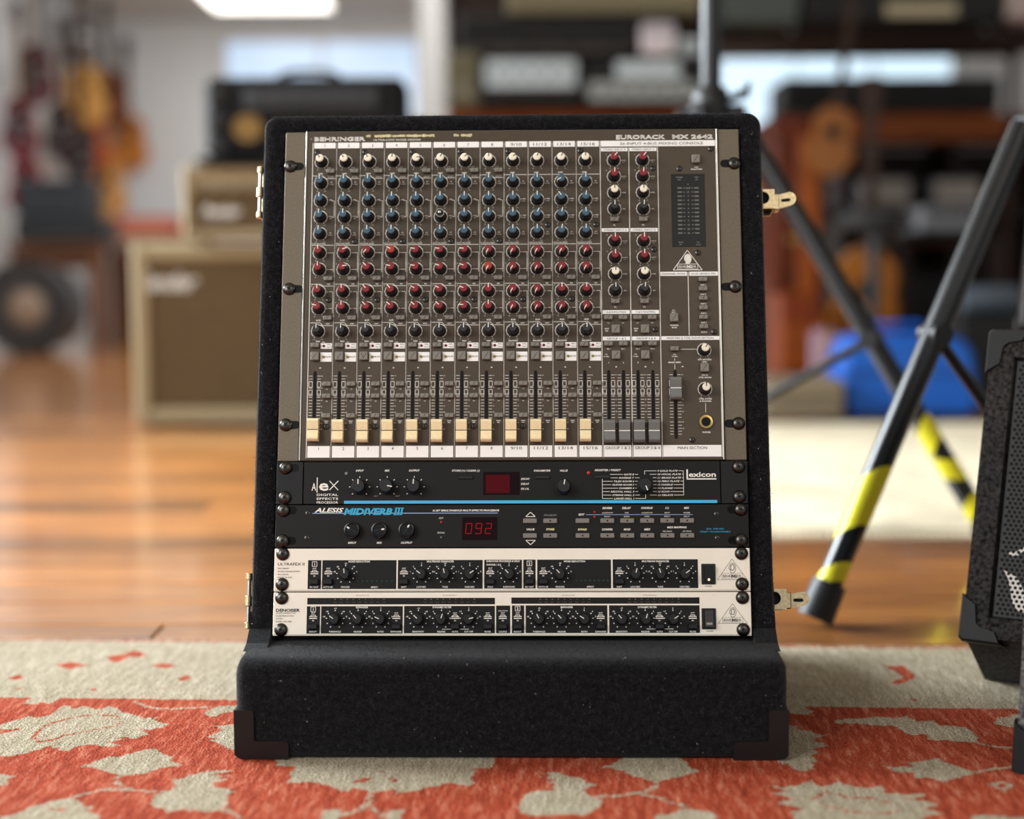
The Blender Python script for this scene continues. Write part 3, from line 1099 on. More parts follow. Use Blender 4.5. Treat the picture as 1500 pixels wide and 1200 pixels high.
# ------------------------------------------------------------------ mixer
M_PANEL = mat('taupe_panel', '#473d30', .42, .15, var=.06, vscale=60, bump=.12, bscale=1500, bdist=.0003)
M_EAR = mat('taupe_rack_ear', '#665d4f', .45, .3, var=.10, vscale=500, bump=.25, bscale=1800, bdist=.0003)
M_RAIL = mat('bare_alu_edge', '#c9c6bd', .3, 1.)
M_PEEL = mat('bare_worn_strip', '#c9bd8f', .6, var=.3, vscale=400)
V0M = 4 * U
mx = thing('mixing_console', 'taupe rack mixing console with blue and red capped knobs, topmost in the case', 'mixer', M=panel_matrix(V0M))
HM = 8 * 44.45
ZP = 2.0         # control surface height above the rack ears (mm)
MB().box(mm(-.5, HM / 2, -29), mm(434, HM - 1, 62), 0, .0008).build('control_panel', M_PANEL, mx)
for s in (-1, 1):
    u0, u1 = (-241.3, -219.6) if s < 0 else (218.8, 241.3)
    e_ = MB().box(mm((u0 + u1) / 2, HM / 2, -1.5), mm(u1 - u0, HM - 1, 3), 0, .0008).build('rack_ear', M_EAR, mx)
    for v_ in (317., 183., 38.5):
        rack_screw(mx, s * (235.5 if v_ > 300 else 233.5), v_, .0002, -s * 6.)
    ur = -218.2 if s < 0 else 217.3
    MB().box(mm(ur, HM / 2, -13), mm(1.6, HM - 1.5, 31.5), 0, .0003).build('edge_rail', M_RAIL, mx)

ZT = (ZP + .25) / 1000
pt = MB()      # all white print
dk = MB()      # dark print on the labels


def T(u, v, s, h, w=None, **k):
    pt.text(s, u / 1000, v / 1000, h / 1000, ZT, None if w is None else w / 1000, **k)


def TD(u, v, s, h, w=None, **k):
    dk.text(s, u / 1000, v / 1000, h / 1000, ZT + .0003, None if w is None else w / 1000, **k)


def LN(u0, v0, u1, v1, w=.5):
    pt.seg(mm(u0, v0), mm(u1, v1), w / 1000, ZT)


ME_LABELS = {}


def label_strip(u0, v0, u1, v1):
    key = (round(u1 - u0, 1), round(v1 - v0, 1))
    if key not in ME_LABELS:
        ME_LABELS[key] = MB().box((0, 0, 0), mm(key[0], key[1], .3)).mesh('label_strip', M_LABEL)
    link('label_strip', ME_LABELS[key], mx, mm((u0 + u1) / 2, (v0 + v1) / 2, ZP + .2))


# knobs
KH = 14.6


def knob_mesh(r0, r1, h, n=24, flute=.07, name='knob', m=M_KNOB):
    k = MB()
    k.lathe([(r0 * 1.12, 0), (r0 * 1.12, h * .08), (r0, h * .14)], n)
    k.lathe([(r0, h * .12), (r1, h * .9), (r1 * .9, h)], n, flute=flute, smooth=False)
    return k.mesh(name, m)


def cap_mesh(r, z, m, name='cap'):
    return MB().lathe([(r, z - .0022), (r, z + .0004), (r * .82, z + .0011)], 18).mesh(name, m)


ME_KNOB = knob_mesh(.0052, .0046, .0136)
CAPS = {c: cap_mesh(.0041, .0142, m) for c, m in (('w', M_CREAM), ('b', M_BLUE), ('r', M_RED), ('o', M_ORANGE), ('g', M_GREYCAP), ('s', M_STEEL))}


def pointer_mesh(m):
    k = MB()
    k.box(mm(0, 2.6, 15.25), mm(.9, 4.4, .6))
    k.box(mm(0, 4.75, 11.4), mm(.9, .7, 8.0))
    return k.mesh('pointer', m)


PT_W, PT_D = pointer_mesh(M_PRINT), pointer_mesh(mat('dark_pointer', '#4a4438', .5))
k_ = MB().lathe([(.0044, .0125), (.0046, .0150), (.0038, .0150), (.0036, .0136)], 18)
k_.lathe([(.0016, .012), (.0016, .0185), (.0008, .0188)], 10)
ME_BARE = k_.mesh('bare_shaft', M_STEEL)


def knob(parent, u, v, cap, ang, z=ZP, ring=True, ticks=True):
    o = link('knob', ME_KNOB, parent, mm(u, v, z), (0, 0, R(-ang)))
    if cap == 's':
        link('bare_shaft', ME_BARE, o)
    else:
        link('cap', CAPS[cap], o)
        link('pointer', PT_D if cap == 'w' else PT_W, o)
    if ring:
        pt.arc(u / 1000, v / 1000, .00705, .00065, -138, 138, ZT, 16)
        for a in range(-150, 151, 30):
            a_ = R(a)
            pt.seg((u / 1000 + .0067 * sin(a_), v / 1000 + .0067 * cos(a_)), (u / 1000 + .0078 * sin(a_), v / 1000 + .0078 * cos(a_)), .0006, ZT)
        T(u - 4.2, v - 8.6, '-00', .95)
        T(u + 4.2, v - 8.6, '+15', .95)
    return o


def btn_mesh(wx, wy, h, mark):
    k = MB()
    k.box(mm(0, 0, h / 2), mm(wx, wy, h), 0, .0007)
    if mark == '/':
        k.box(mm(0, 0, h), mm(.5, wy * .8, .12), 1, rot=Matrix.Rotation(R(-35), 3, 'Z'))
    elif mark == 'v':
        for s_ in (-1, 1):
            k.box(mm(s_ * 1.2, 0, h), mm(.5, 5.5, .12), 1, rot=Matrix.Rotation(R(-s_ * 28), 3, 'Z'))
    return k.mesh('button', [M_BUTTON, M_KNOB])


B_S = btn_mesh(9.0, 4.6, 4.6, '/')
B_L = btn_mesh(8.8, 8.8, 5.0, '/')
B_V = btn_mesh(8.8, 8.8, 5.0, 'v')


def button(u, v, me_=None, dz=0.):
    return link('button', me_ or B_S, mx, mm(u, v, ZP - dz))


ME_FSLOT = MB().prism(arc_pts(0, .0345, 0, 180, .0016, 6) + arc_pts(0, -.0345, 180, 360, .0016, 6), 0, .0002).mesh('fader_slot', M_MATTE)


def fader_mesh(m1, m2, hh):
    k = MB()
    wv = .0112
    prof_ = [(-.0115, 0), (-.0115, .0085), (-.0098, .0105), (-.0085, .0107), (-.0004, .0082), (.0004, .0082), (.0085, .0107), (.0098, .0105), (.0115, .0085), (.0115, 0)]
    M = Matrix(((0, 0, 1, 0), (1, 0, 0, 0), (0, 1, 0, 0), (0, 0, 0, 1)))
    k.prism(list(reversed(prof_)), -wv / 2, wv / 2, 0, M)
    return k.mesh('fader', m1)


M_IVORY = mat('ivory_plastic', '#ecd9ac', .45, var=.05, vscale=200)
M_FGREY = mat('grey_fader_plastic', '#6f706d', .4)
ME_FI = fader_mesh(M_IVORY, None, 0)
ME_FG = fader_mesh(M_FGREY, None, 0)
ME_FLINE = {'i': MB().box(mm(0, 0, 8.25), mm(11.25, .7, .35)).mesh('centre_line', M_INK), 'g': MB().box(mm(0, 0, 8.25), mm(11.25, .9, .35)).mesh('centre_line', M_PRINT)}


def fader(u, v, kind, vtop=94., vbot=23., ticks=True, nums=True):
    sl = link('fader_slot', ME_FSLOT, mx, mm(u, (vtop + vbot) / 2, ZP + .05))
    f_ = link('fader', ME_FI if kind == 'i' else ME_FG, mx, mm(u, v, ZP))
    link('centre_line', ME_FLINE[kind], f_)
    st = [89.4, 86.3, 83.4, 76.7, 70.3, 67.2, 63.7, 60.5, 57.5, 54.2, 51., 48., 44.8, 40., 36.5, 33.3, 30.3, 27.3]
    for q in st:
        LN(u - 6, q, u - 2.4, q, .45)
        LN(u + 2.4, q, u + 6, q, .45)
    if nums:
        for q, s_ in ((89.4, '10'), (76.7, '0'), (63.7, '10'), (57.5, '15'), (51., '20'), (40., '30'), (33.3, '40')):
            T(u + 7.4, q, s_, 1.3)
    for a, b in ((83.6, 77.8), (74.6, 68.8)):
        for s_ in (-1, 1):
            x0_, x1_ = u + s_ * 2.6, u + s_ * 6.1
            LN(x0_, a, x1_, a, .45)
            LN(x0_, b, x1_, b, .45)
            LN(x1_, a, x1_, b, .45)
            LN(x0_, a, x0_, b, .45)


# titles
for dy in (-.25, .25):
    T(-183, 346.4 + dy, 'BEHRINGER', 4.1, 54.5, bold=.03)
    T(137, 346.2 + dy, 'EURORACK', 4.3, 52, bold=.03)
    T(192, 346.2 + dy, 'MX 2642', 4.3, 43, bold=.03)
T(-122, 345.1, 'ULTRA-LOW NOISE DESIGN', 2.0, 50, bold=.01)
T(-213.5, 346.8, 'A', 1.6)
peel = MB()
for u0, u1 in ((-155, -150), (-146, -128), (-127, -113), (-112, -96), (-95.5, -82), (-61.5, -56), (-54, -42)):
    n_ = 6
    top = [(u0 + (u1 - u0) * k / n_, 350.6 + random.uniform(-.5, .7)) for k in range(n_ + 1)]
    bot = [(u0 + (u1 - u0) * k / n_, 348.3 + random.uniform(-.6, .4)) for k in range(n_, -1, -1)]
    peel.poly([mm(*p) for p in bot[::-1] + top[::-1]], ZT)
peel.build('worn_paint', M_PEEL, mx)

# channels
PITCH_U = 25.45
X0 = -211.4
names = ['1', '2', '3', '4', '5', '6', '7', '8', '9/10', '11/12', '13/14', '15/16']
gain = [-30, -38, -30, 0, 90, 22, 48, 0, 52, 15, 22, 0]
eq = [[0] * 12 for _ in range(4)]
eq[0][10], eq[1][10], eq[1][11], eq[2][9], eq[2][10], eq[3][10] = -120, -35, 8, 25, 14, 10
eq[2][5] = 8
aux = [[0, 72, -140, -62, -80, -80, -85, -152, -152, -152, -152, -152],
       [0, 82, -42, -80, -80, -72, -70, -152, -152, -152, -152, -152],
       [0, 0, -38, -42, -62, -62, -70, 0, -152, -152, 0, 0],
       [-78, 0, -42, -48, -48, -46, -88, 0, -152, -152, -152, -152]]
ROWS = dict(g=320.8, e0=297.4, e1=278., e2=260., e3=241.9, a0=221.3, a1=203.2, a2=179.2, a3=161.3, pan=136.8)
for c in range(12):
    x = X0 + PITCH_U * c
    ku = x + 9.6
    bu = x + 19.6
    LN(x, 354.5 - 12.5, x, 3.5, .7)
    LN(x + PITCH_U, 354.5 - 12.5, x + PITCH_U, 3.5, .7)
    label_strip(x + 1.3, 336., x + 24.2, 342.2)
    TD(x + 12.7, 339., names[c], 3.2, None if len(names[c]) < 3 else 11.5 if len(names[c]) == 4 else 14.5)
    knob(mx, ku, ROWS['g'], 'w', gain[c])
    if c < 8:
        button(bu, 310.)
        T(bu, 304.2, 'LO CUT', 1.2)
        T(bu - 2, 314.6, '75 HZ', 1.0)
        LN(x, 305.6, x + 11, 305.6)
        LN(x + 11, 305.6, x + 14, 302.6)
        LN(x + 14, 302.6, x + 24.5, 302.6)
    else:
        LN(x, 305.6, x + 24.5, 305.6)
    T(ku - 1, 308.0, 'GAIN', 1.5, bold=.03)
    for r in range(4):
        knob(mx, ku, ROWS['e%d' % r], 's' if (c == 5 and r == 2) else 'b', eq[r][c])
    if c < 8:
        tx = [('HI', '12 KHZ', 'e0'), ('MID', '', 'e1'), ('FREQ', 'HZ', 'e2'), ('LO', '80 HZ', 'e3')]
        LN(x + 17.4 + 3.5, ROWS['e1'], x + 24, ROWS['e1'])
        LN(x + 24, ROWS['e1'], x + 24, ROWS['e2'])
        LN(x + 21.5, ROWS['e2'], x + 24, ROWS['e2'])
    else:
        tx = [('HI', '12 KHZ', 'e0'), ('HI MID', '3 KHZ', 'e1'), ('LO MID', '300 HZ', 'e2'), ('LO', '80 HZ', 'e3')]
    for a, b, r in tx:
        T(x + 20.2, ROWS[r] + 1, a, 1.35, bold=.03)
        if b:
            T(x + 20.2, ROWS[r] - 1.3, b, 1.1, bold=.02)
    T(ku - 1, 231.3, 'EQUALIZER', 1.5, 14.5, bold=.03)
    LN(x + 1, 229.6, x + 24.5, 229.6)
    for r in range(4):
        knob(mx, ku, ROWS['a%d' % r], 'o' if (c, r) in ((3, 0), (7, 1)) else 'r', aux[r][c])
        T(x + 1.9, ROWS['a%d' % r] + 6.2, '1234'[r], 1.5)
    LN(x + 17.6, ROWS['a0'], x + 24.2, ROWS['a0'])
    LN(x + 24.2, ROWS['a0'], x + 24.2, ROWS['a1'] - 3)
    LN(x + 17.6, ROWS['a1'], x + 24.2, ROWS['a1'])
    button(bu, 193.0)
    T(bu, 187.4, 'PRE', 1.3, bold=.02)
    LN(x + 1, 187.4, x + 11.5, 187.4)
    LN(x + 11.5, 187.4, x + 14, 185.4)
    LN(x + 14, 185.4, x + 24.5, 185.4)
    T(x + 18.2, ROWS['a2'], '5', 1.6, bold=.03)
    T(x + 18.2, ROWS['a3'], '6', 1.6, bold=.03)
    LN(x + 20, ROWS['a2'], x + 24.2, ROWS['a2'])
    LN(x + 24.2, ROWS['a2'], x + 24.2, ROWS['a3'] - 5)
    LN(x + 20, ROWS['a3'], x + 24.2, ROWS['a3'])
    button(bu, 150.6)
    T(bu, 144.9, 'SHIFT', 1.3, bold=.02)
    T(ku, 148.6, 'AUX', 1.7, bold=.03)
    LN(x + 1, 146., x + 11.5, 146.)
    LN(x + 11.5, 146., x + 14.5, 143.)
    LN(x + 14.5, 143., x + 24.5, 143.)
    knob(mx, ku, ROWS['pan'], 'g', (0, 2, -1, 1)[c % 4], ring=True)
    T(ku, 126.2, 'PAN' if c < 8 else 'BALANCE', 1.6, bold=.03)
    T(x + 15.5, 125.3, 'PEAK', 1., bold=.02) if c < 8 else None
    button(x + 7.0, 121.7)
    label_strip(x + 12.6, 118.3, x + 24.4, 124.2)
    TD(x + 21.6, 122.6, 'PFL', 1.5, 4.4)
    TD(x + 21.6, 120.0, 'SOLO', 1.5, 5)
    button(x + 7.2, 110.0, B_V if c == 2 else B_L, 1.5 if c in (10, 11) else 0.)
    label_strip(x + 12.6, 104.6, x + 24.4, 114.4)
    TD(x + 20.6, 109.6, 'MUTE', 1.8, 6.2)
    T(x + 12.6, 98.0, 'dB', 1.3, bold=.03)
    fader(x + 7.4, 31.0 + (1.2 if c == 0 else 0), 'i')
    button(x + 20, 80.6)
    T(x + 20, 75.6, '1-2', 1.2, bold=.02)
    button(x + 20, 68.0)
    T(x + 20, 62.9, '3-4', 1.2, bold=.02)
    button(x + 20.2, 47.4)
    T(x + 20, 42.0, 'MAIN', 1.2, bold=.02)
    T(x + 20, 40.2, 'MIX', 1.2, bold=.02)
    label_strip(x + 1.2, 4.0, x + 24.3, 16.0)
    TD(x + 12.8, 13.4, names[c], 3.2, None if len(names[c]) < 3 else 11.5 if len(names[c]) == 4 else 14.5)
    if c % 2 == 0:
        if c in (0, 2, 4, 6, 8, 11):
            small_screw(mx, x + 4.4, 331.6, ZP)
        small_screw(mx, x + 20., 170.3, ZP) if c < 11 else None
        small_screw(mx, x + 20., 36.2, ZP) if c < 9 else None
    elif c < 8:
        small_screw(mx, x + 20.6, 233.4, ZP)
small_screw(mx, X0 + PITCH_U * 11 + 4.4, 331.6, ZP)
for c in (9, 11):
    small_screw(mx, X0 + PITCH_U * c + 20.6, 250.6, ZP)
ME_LEDR = MB().lathe([(.0013, 0), (.0013, .0009), (.0007, .0014)], 10).mesh('indicator', mat('dark_red_led', '#6a1014', .2))
ME_LEDY = MB().lathe([(.0014, 0), (.0014, .0009), (.0007, .0014)], 10).mesh('indicator', mat('amber_led', '#8a7a2e', .2))
for c in range(12):
    x = X0 + PITCH_U * c
    link('indicator', ME_LEDR, mx, mm(x + 16.0, 121.2, ZP + .3))
    link('indicator', ME_LEDY, mx, mm(x + 15.6, 109.5, ZP + .3))

# stereo inputs
XS = [94.0, 124.3, 154.8]
for x in XS[1:]:
    LN(x, 335, x, 3.5, .7)
label_strip(94.8, 335.8, 215.8, 342.2)
TD(159, 339., '26 INPUT 4-BUS MIXING CONSOLE', 3.0, 88)
for k in range(2):
    x = XS[k]
    xe = XS[k + 1]
    ku = x + 14.4
    label_strip(x + .9, 330.6, xe - 1.2, 334.4)
    TD((x + xe) / 2, 332.5, 'STEREO INPUT ' + 'AC'[k], 1.9, 24)
    label_strip(x + .9, 242.4, xe - 1.2, 246.2)
    TD((x + xe) / 2, 244.3, 'STEREO INPUT ' + 'BD'[k], 1.9, 24)
    for base_, aa, nn in ((0, (38, 4, 0, 0), '12'), (88.3, (0, 0, 0, 0), '34')):
        for r, cap in enumerate('rrwg'):
            v_ = 320.6 - 17.75 * r - base_
            knob(mx, ku, v_, cap, aa[r] + (6 if (cap == 'g' and k) else 0))
            T(ku + 10.4, v_, ('AUX ' + nn[0], 'AUX ' + nn[1], 'LEVEL', 'BAL')[r], 1.25, bold=.03)
            if r < 2:
                T(ku + 10.4, v_ - 2.2, 'POST', .9)
                T(ku - 8, v_ + 6.6, nn[r], 1.5)
        button(ku, 255.2 - base_)
        T(ku, 249.6 - base_, 'PFL', 1.3, bold=.02)
    small_screw(mx, x + 25.4, 311.6 - (0 if k else 0), ZP) if k else None
    small_screw(mx, x + 25.2, 223., ZP) if k else None
    small_screw(mx, x + 25.2, 137.2, ZP) if k else None
    label_strip(x + .9, 154., xe - 1.2, 158.)
    TD((x + xe) / 2, 156., ('A & B', 'C & D')[k] + ' ROUTING', 2.0, 20)
    button(x + 6.8, 149.8)
    button(x + 22., 149.8)
    T(x + 6.8, 144.4, '1-2', 1.2, bold=.02)
    T(x + 22., 144.4, '3-4', 1.2, bold=.02)
    button(ku, 137.4, B_L)
    T(x + 5.2, 138.4, 'MAIN', 1.3, bold=.03)
    T(x + 5.2, 136., 'MIX', 1.3, bold=.03)
    label_strip(x + .9, 125.8, xe - 1.2, 129.9)
    TD((x + xe) / 2, 127.8, 'GROUP ' + ('1 & 2', '3 & 4')[k], 2.2, 20)
    button(x + 6.8, 122.)
    button(x + 22., 122.)
    T(x + 6.8, 116.8, 'PFL ' + '13'[k], 1.3, bold=.02)
    T(x + 22., 116.8, 'PFL ' + '24'[k], 1.3, bold=.02)
    button(ku, 110., B_L)
    T(x + 4.4, 111.2, ('1-2', '3-4')[k], 1.3, bold=.03)
    T(x + 4.4, 108.8, 'TO MIX', 1.2, bold=.02)
    T(x + 6.8, 102.4, '13'[k], 1.6, bold=.03)
    T(x + 22., 102.4, '24'[k], 1.6, bold=.03)
    T(ku, 98, 'dB', 1.4, bold=.03)
    for j, uu in enumerate((x + 6.7, x + 21.9)):
        fader(uu, 30.0, 'g', nums=(j == 0))
    label_strip(x + .9, 4., xe - 1.2, 16.)
    TD((x + xe) / 2, 13.2, 'GROUP ' + ('1 & 2', '3 & 4')[k], 3.0, 25.5)

# main section
LN(216.2, 335, 216.2, 3.5, .6)
button(194.8, 320.6, B_L)
T(195.5, 312.4, '+48 V', 1.3, bold=.03)
T(195.5, 310.2, 'PHANTOM', 1.4, 11.5, bold=.03)
MB().box(mm(186.2, 265.4, ZP + .05), mm(35.4, 79.6, .5), 0, .0002).build('meter_window', mat('meter_glass', '#0d0d0e', .35, spec=.3), mx)
ZS = ZT
ZT = (ZP + .45) / 1000
gm = MB()
for k, s in enumerate(('CLIP', '10', '7', '4', '2', '0', '2', '4', '7', '10', '20', '30')):
    v_ = 289.6 - k * 4.46
    gm.text(s, .1862, v_ / 1000, .0019, ZT, bold=.01)
    for s_ in (-1, 1):
        gm.seg(mm(186.2 + s_ * 3.4, v_), mm(186.2 + s_ * 5.4, v_), .0005, ZT)
for a, b, uu, v_ in (('POWER', 'LED', 177.3, 301.4), ('+48 V', 'LED', 195.4, 301.4), ('MAIN', 'PFL', 177.6, 230.6), ('PFL', 'SOLO', 196., 230.6)):
    gm.text(a, uu / 1000, v_ / 1000, .0015, ZT)
    gm.text(b, uu / 1000, (v_ - 2.6) / 1000, .0014, ZT)
gm.seg(mm(186.2, 294), mm(186.2, 293), .0008, ZT)
gm.build('meter_scale', M_GREYPRINT, mx)
ME_SEGM = MB().box((0, 0, 0), mm(4.6, 1.5, .3)).mesh('meter_segment', mat('unlit_segment', '#6a6862', .4))
for k in range(12):
    for s_ in (-1, 1):
        link('meter_segment', ME_SEGM, mx, mm(186.2 + s_ * 8.9, 289.6 - k * 4.46, ZP + .4))
ZT = ZS
for u_, v_ in ((211., 332.6), (177.3, 311.), (195.3, 219.3), (210.3, 134.4), (185.5, 21.3)):
    small_screw(mx, u_, v_, ZP)


def ear_logo(m, cx, cy, w, h, z, lw, name, solid, mi=0):
    """triangle with an ear over a name plate; cx, cy is the middle of the base (metres)"""
    a, b, t_ = (cx - w / 2, cy), (cx + w / 2, cy), (cx, cy + h)
    for p, q in ((a, b), (b, t_), (t_, a)):
        m.seg(p, q, lw, z, mi)
    bw, bh = w * .70, h * .26
    bx0, by0 = cx - bw / 2, cy + h * .04
    for p, q in (((bx0, by0), (bx0 + bw, by0)), ((bx0, by0 + bh), (bx0 + bw, by0 + bh)), ((bx0, by0), (bx0, by0 + bh)), ((bx0 + bw, by0), (bx0 + bw, by0 + bh))):
        m.seg(p, q, lw * .7, z, mi)
    m.text('BEHR', bx0 + bw * .05, by0 + bh / 2, bh * .55, z, bw * .38, align='L', mi=mi)
    m.text('ING', bx0 + bw * .45, by0 + bh / 2, bh * .58, z, bw * .26, align='L', bold=.05, mi=mi)
    m.text('ER', bx0 + bw * .73, by0 + bh / 2, bh * .55, z, bw * .2, align='L', mi=mi)
    ex, ey, er = cx + w * .01, cy + h * .56, h * .19
    outer = [(ex + er * 1.0 * sin(R(q)) * (.72 if q > 170 else .85), ey + er * 1.25 * cos(R(q))) for q in range(-110, 171, 14)]
    outer += [(ex - er * .35, ey - er * 1.3), (ex - er * .55, ey - er * .9), (ex - er * .45, ey - er * .3)]
    if solid:
        m.poly(outer[::-1], z, mi)
    for p, q in zip(outer, outer[1:] + outer[:1]):
        m.seg(p, q, lw * 1.4, z, mi)
    if not solid:
        inner = [(ex + er * .45 * sin(R(q)), ey + er * .15 + er * .75 * cos(R(q))) for q in range(-90, 220, 20)]
        for p, q in zip(inner[:-1], inner[1:]):
            m.seg(p, q, lw * 2.2, z, mi)
        m.seg(inner[0], (ex - er * .3, ey - er * .5), lw * 1.6, z, mi)


lg = MB()
ear_logo(lg, .1842, .2007, .0302, .0212, ZT, .0007, 'x', True)
lg.build('ear_emblem', M_PRINT, mx)
label_strip(155.6, 194.4, 183.4, 198.8)
TD(169.5, 196.6, 'CHANNEL MODE', 1.9, 24)
label_strip(185.8, 194.4, 215.6, 198.8)
TD(200.6, 196.6, 'AUX SENDS PFL', 1.9, 26)
LN(184.5, 198.6, 184.5, 131, .7)
for k in range(6):
    button(199.6, 190. - k * 10.06)
    T(199.8, 184.6 - k * 10.06, 'AUX %d' % (k + 1), 1.5, bold=.03)
T(169, 157.6, 'PL 9', 1.2, bold=.02)
T(169, 155.6, 'MUL 9', 1.2, bold=.02)
button(169.0, 149.2, B_L)
T(169.3, 141.6, 'CHANNEL', 1.4, bold=.03)
T(169.3, 139.2, 'MODE', 1.4, bold=.03)
label_strip(155.6, 126., 215.6, 130.)
TD(185.5, 128., 'MAIN MIX & CTRL ROOM SECTION', 2.0, 48)
button(169., 116.4)
LN(175, 116.2, 192, 116.2)
T(169, 110.6, '2TK', 1.3, bold=.02)
T(169, 108.6, 'TO MIX', 1.3, bold=.02)
LN(169, 106.6, 169, 104.)
T(169, 102.4, 'MAIN MIX', 1.7, 13, bold=.03)
LN(169, 100.4, 169, 95.)
T(177, 98, 'dB', 1.3, bold=.03)
knob(mx, 199.6, 115.2, 'w', 30)
T(199.8, 105.2, '2TK RETURN', 1.5, 14, bold=.03)
T(199.8, 102.8, 'LEVEL', 1.4, bold=.03)
button(199.6, 96.2, B_L)
T(199.8, 88.8, '2TK TO', 1.4, bold=.03)
T(199.8, 86.4, 'CTRL ROOM', 1.5, 13, bold=.03)
knob(mx, 199.6, 74.2, 'w', 0)
T(199.8, 64., 'CTRL ROOM', 1.5, 13, bold=.03)
T(199.8, 61.6, '& PHONES', 1.5, 12, bold=.03)
LN(199.9, 59.4, 199.9, 50.)
fader(169.1, 74.2, 'g')
jk = link('phones_jack', MB().lathe([(.0072, 0), (.0074, .0012), (.0070, .0026), (.0052, .0028), (.0050, .0020)], 22).mesh('phones_jack', M_BRASS), mx, mm(199.8, 39.8, ZP))
MB().lathe([(.0048, .0018), (.0046, .0027)], 18).build('bore', M_MATTE, jk)
T(200.3, 29.2, 'PHONES', 1.6, bold=.03)
label_strip(155.6, 4., 215.2, 16.)
TD(185.4, 13.2, 'MAIN SECTION', 3.0, 30)
tag(pt.build('panel_lettering', M_PRINT, mx), kind='stuff')
tag(dk.build('label_lettering', M_GREYPRINT if False else M_INK, mx), kind='stuff')

# ================================================================== the four single-space rack units
M_BLKPANEL = mat('black_panel_paint', '#0d0b09', .5, spec=.25, var=.06, vscale=40, bump=.08, bscale=1500, bdist=.0002)
M_BLKEAR = mat('black_ear_paint', '#0a0b0d', .5, spec=.3, var=.08, vscale=60)
M_SILVER = mat('brushed_champagne_alu', '#e8e1d2', .5, .05, var=.03, vscale=30, bump=.05, bscale=1200, bdist=.0002)
M_STRIPE = mat('blue_stripe', '#49a9dc', .5)
M_CYAN = mat('cyan_print', '#2fa3c9', .5)
M_DREDWIN = mat('dark_red_window', '#130205', .4, spec=.1)
M_REDLIT = mat('dim_red_display', '#4a0510', .5, spec=.08)
M_SEGLIT = mat('red_digit', '#80101a', .5, emit=.06, spec=.1)
M_LEDRED = mat('red_led', '#b8281e', .3, emit=.1)
M_LEDOFF = mat('grey_led', '#77756f', .3)
M_LEDGRN = mat('green_led', '#14362e', .3)
M_LEDAMB = mat('lit_amber_led', '#ffe9a0', .3, emit=1.2)
M_GBTN = mat('slate_button', '#75716c', .45)


class Unit:
    def __init__(self, name, label, cat, v0, body, top=44.45):
        self.o = thing(name, label, cat, M=panel_matrix(v0 / 1000))
        self.v0 = v0
        self.pr = {}
        self.z = .0025
        MB().box(mm(0, 22.2, -75), mm(430, 42, 140), 0, .001).build('chassis', M_CHASSIS, self.o)

    def p(self, key):
        if key not in self.pr:
            self.pr[key] = MB()
        return self.pr[key]

    def T(self, u, v, s, h, w=None, key='w', dz=.0002, **k):
        self.p(key).text(s, u / 1000, (v - self.v0) / 1000, h / 1000, self.z + dz, None if w is None else w / 1000, **k)

    def L(self, u0, v0, u1, v1, w=.5, key='w', dz=.0002):
        self.p(key).seg(mm(u0, v0 - self.v0), mm(u1, v1 - self.v0), w / 1000, self.z + dz)

    def box(self, name, u0, v0, u1, v1, z0, z1, m, ch=0., parent=None):
        return MB().box(mm((u0 + u1) / 2, (v0 + v1) / 2 - self.v0, (z0 + z1) / 2), mm(u1 - u0, v1 - v0, z1 - z0), 0, ch / 1000).build(name, m, parent or self.o)

    def put(self, name, me_, u, v, z=None, ang=0., parent=None):
        return link(name, me_, parent or self.o, mm(u, v - self.v0, self.z * 1000 if z is None else z), (0, 0, R(-ang)))

    def done(self, mats):
        for k, m in self.pr.items():
            tag(m.build('panel_lettering', mats[k], self.o), kind='stuff')


# ---- 1: black effects processor with the blue stripe
lx = Unit('effects_processor', 'black digital effects processor with blue stripe, just below the mixer', 'effects unit', 133.35, None)
for s in (-1, 1):
    u0, u1 = sorted((s * 241.3, s * 214))
    lx.box('rack_ear', u0, 133.6, u1, 177.5, -1, 2.2, M_BLKEAR, .5)
    for v_ in (171.2, 140.6):
        rack_screw(lx.o, s * 232.2, v_ - 133.35, .0022, (5. if (s < 0 and v_ > 150) else 0))
lx.box('front_panel', -213.4, 133.6, 213.4, 177.5, -1, 2.5, M_BLKPANEL, .6)
lx.box('stripe', -171.3, 134.1, 209.6, 137.2, 2.4, 2.75, M_STRIPE)
ME_K2 = knob_mesh(.0074, .0068, .014, 28, .03)
ME_K2P = MB().box(mm(0, 4.0, 14.1), mm(1.0, 5.0, .5)).mesh('pointer', M_PRINT)


def k2(u, v, ang):
    o_ = lx.put('knob', ME_K2, u, v, None, ang)
    link('pointer', ME_K2P, o_)


for u, s, a in ((-155.6, 'INPUT', 0), (-127.4, 'MIX', 100), (-99.6, 'OUTPUT', 4)):
    k2(u, 151.4, a)
    lx.T(u, 168.2, s, 2.0, it=.25, bold=.03)
    for q in (-135, -90, -45, 0, 45, 90, 135):
        a_ = R(q)
        lx.L(u + 9.4 * sin(a_), 151.4 + 9.4 * cos(a_), u + 10.9 * sin(a_), 151.4 + 10.9 * cos(a_), .8)
lx.T(-138.6, 141.9, 'DRY', 1.6, key='g', it=.25)
lx.T(-116.4, 141.9, 'WET', 1.6, key='g', it=.25)
MB().lathe([(.0017, 0), (.0016, .0008), (.0008, .0013)], 12).build('indicator', M_LEDOFF, lx.o, mm(-169.4, 165.2 - 133.35, 2.5))
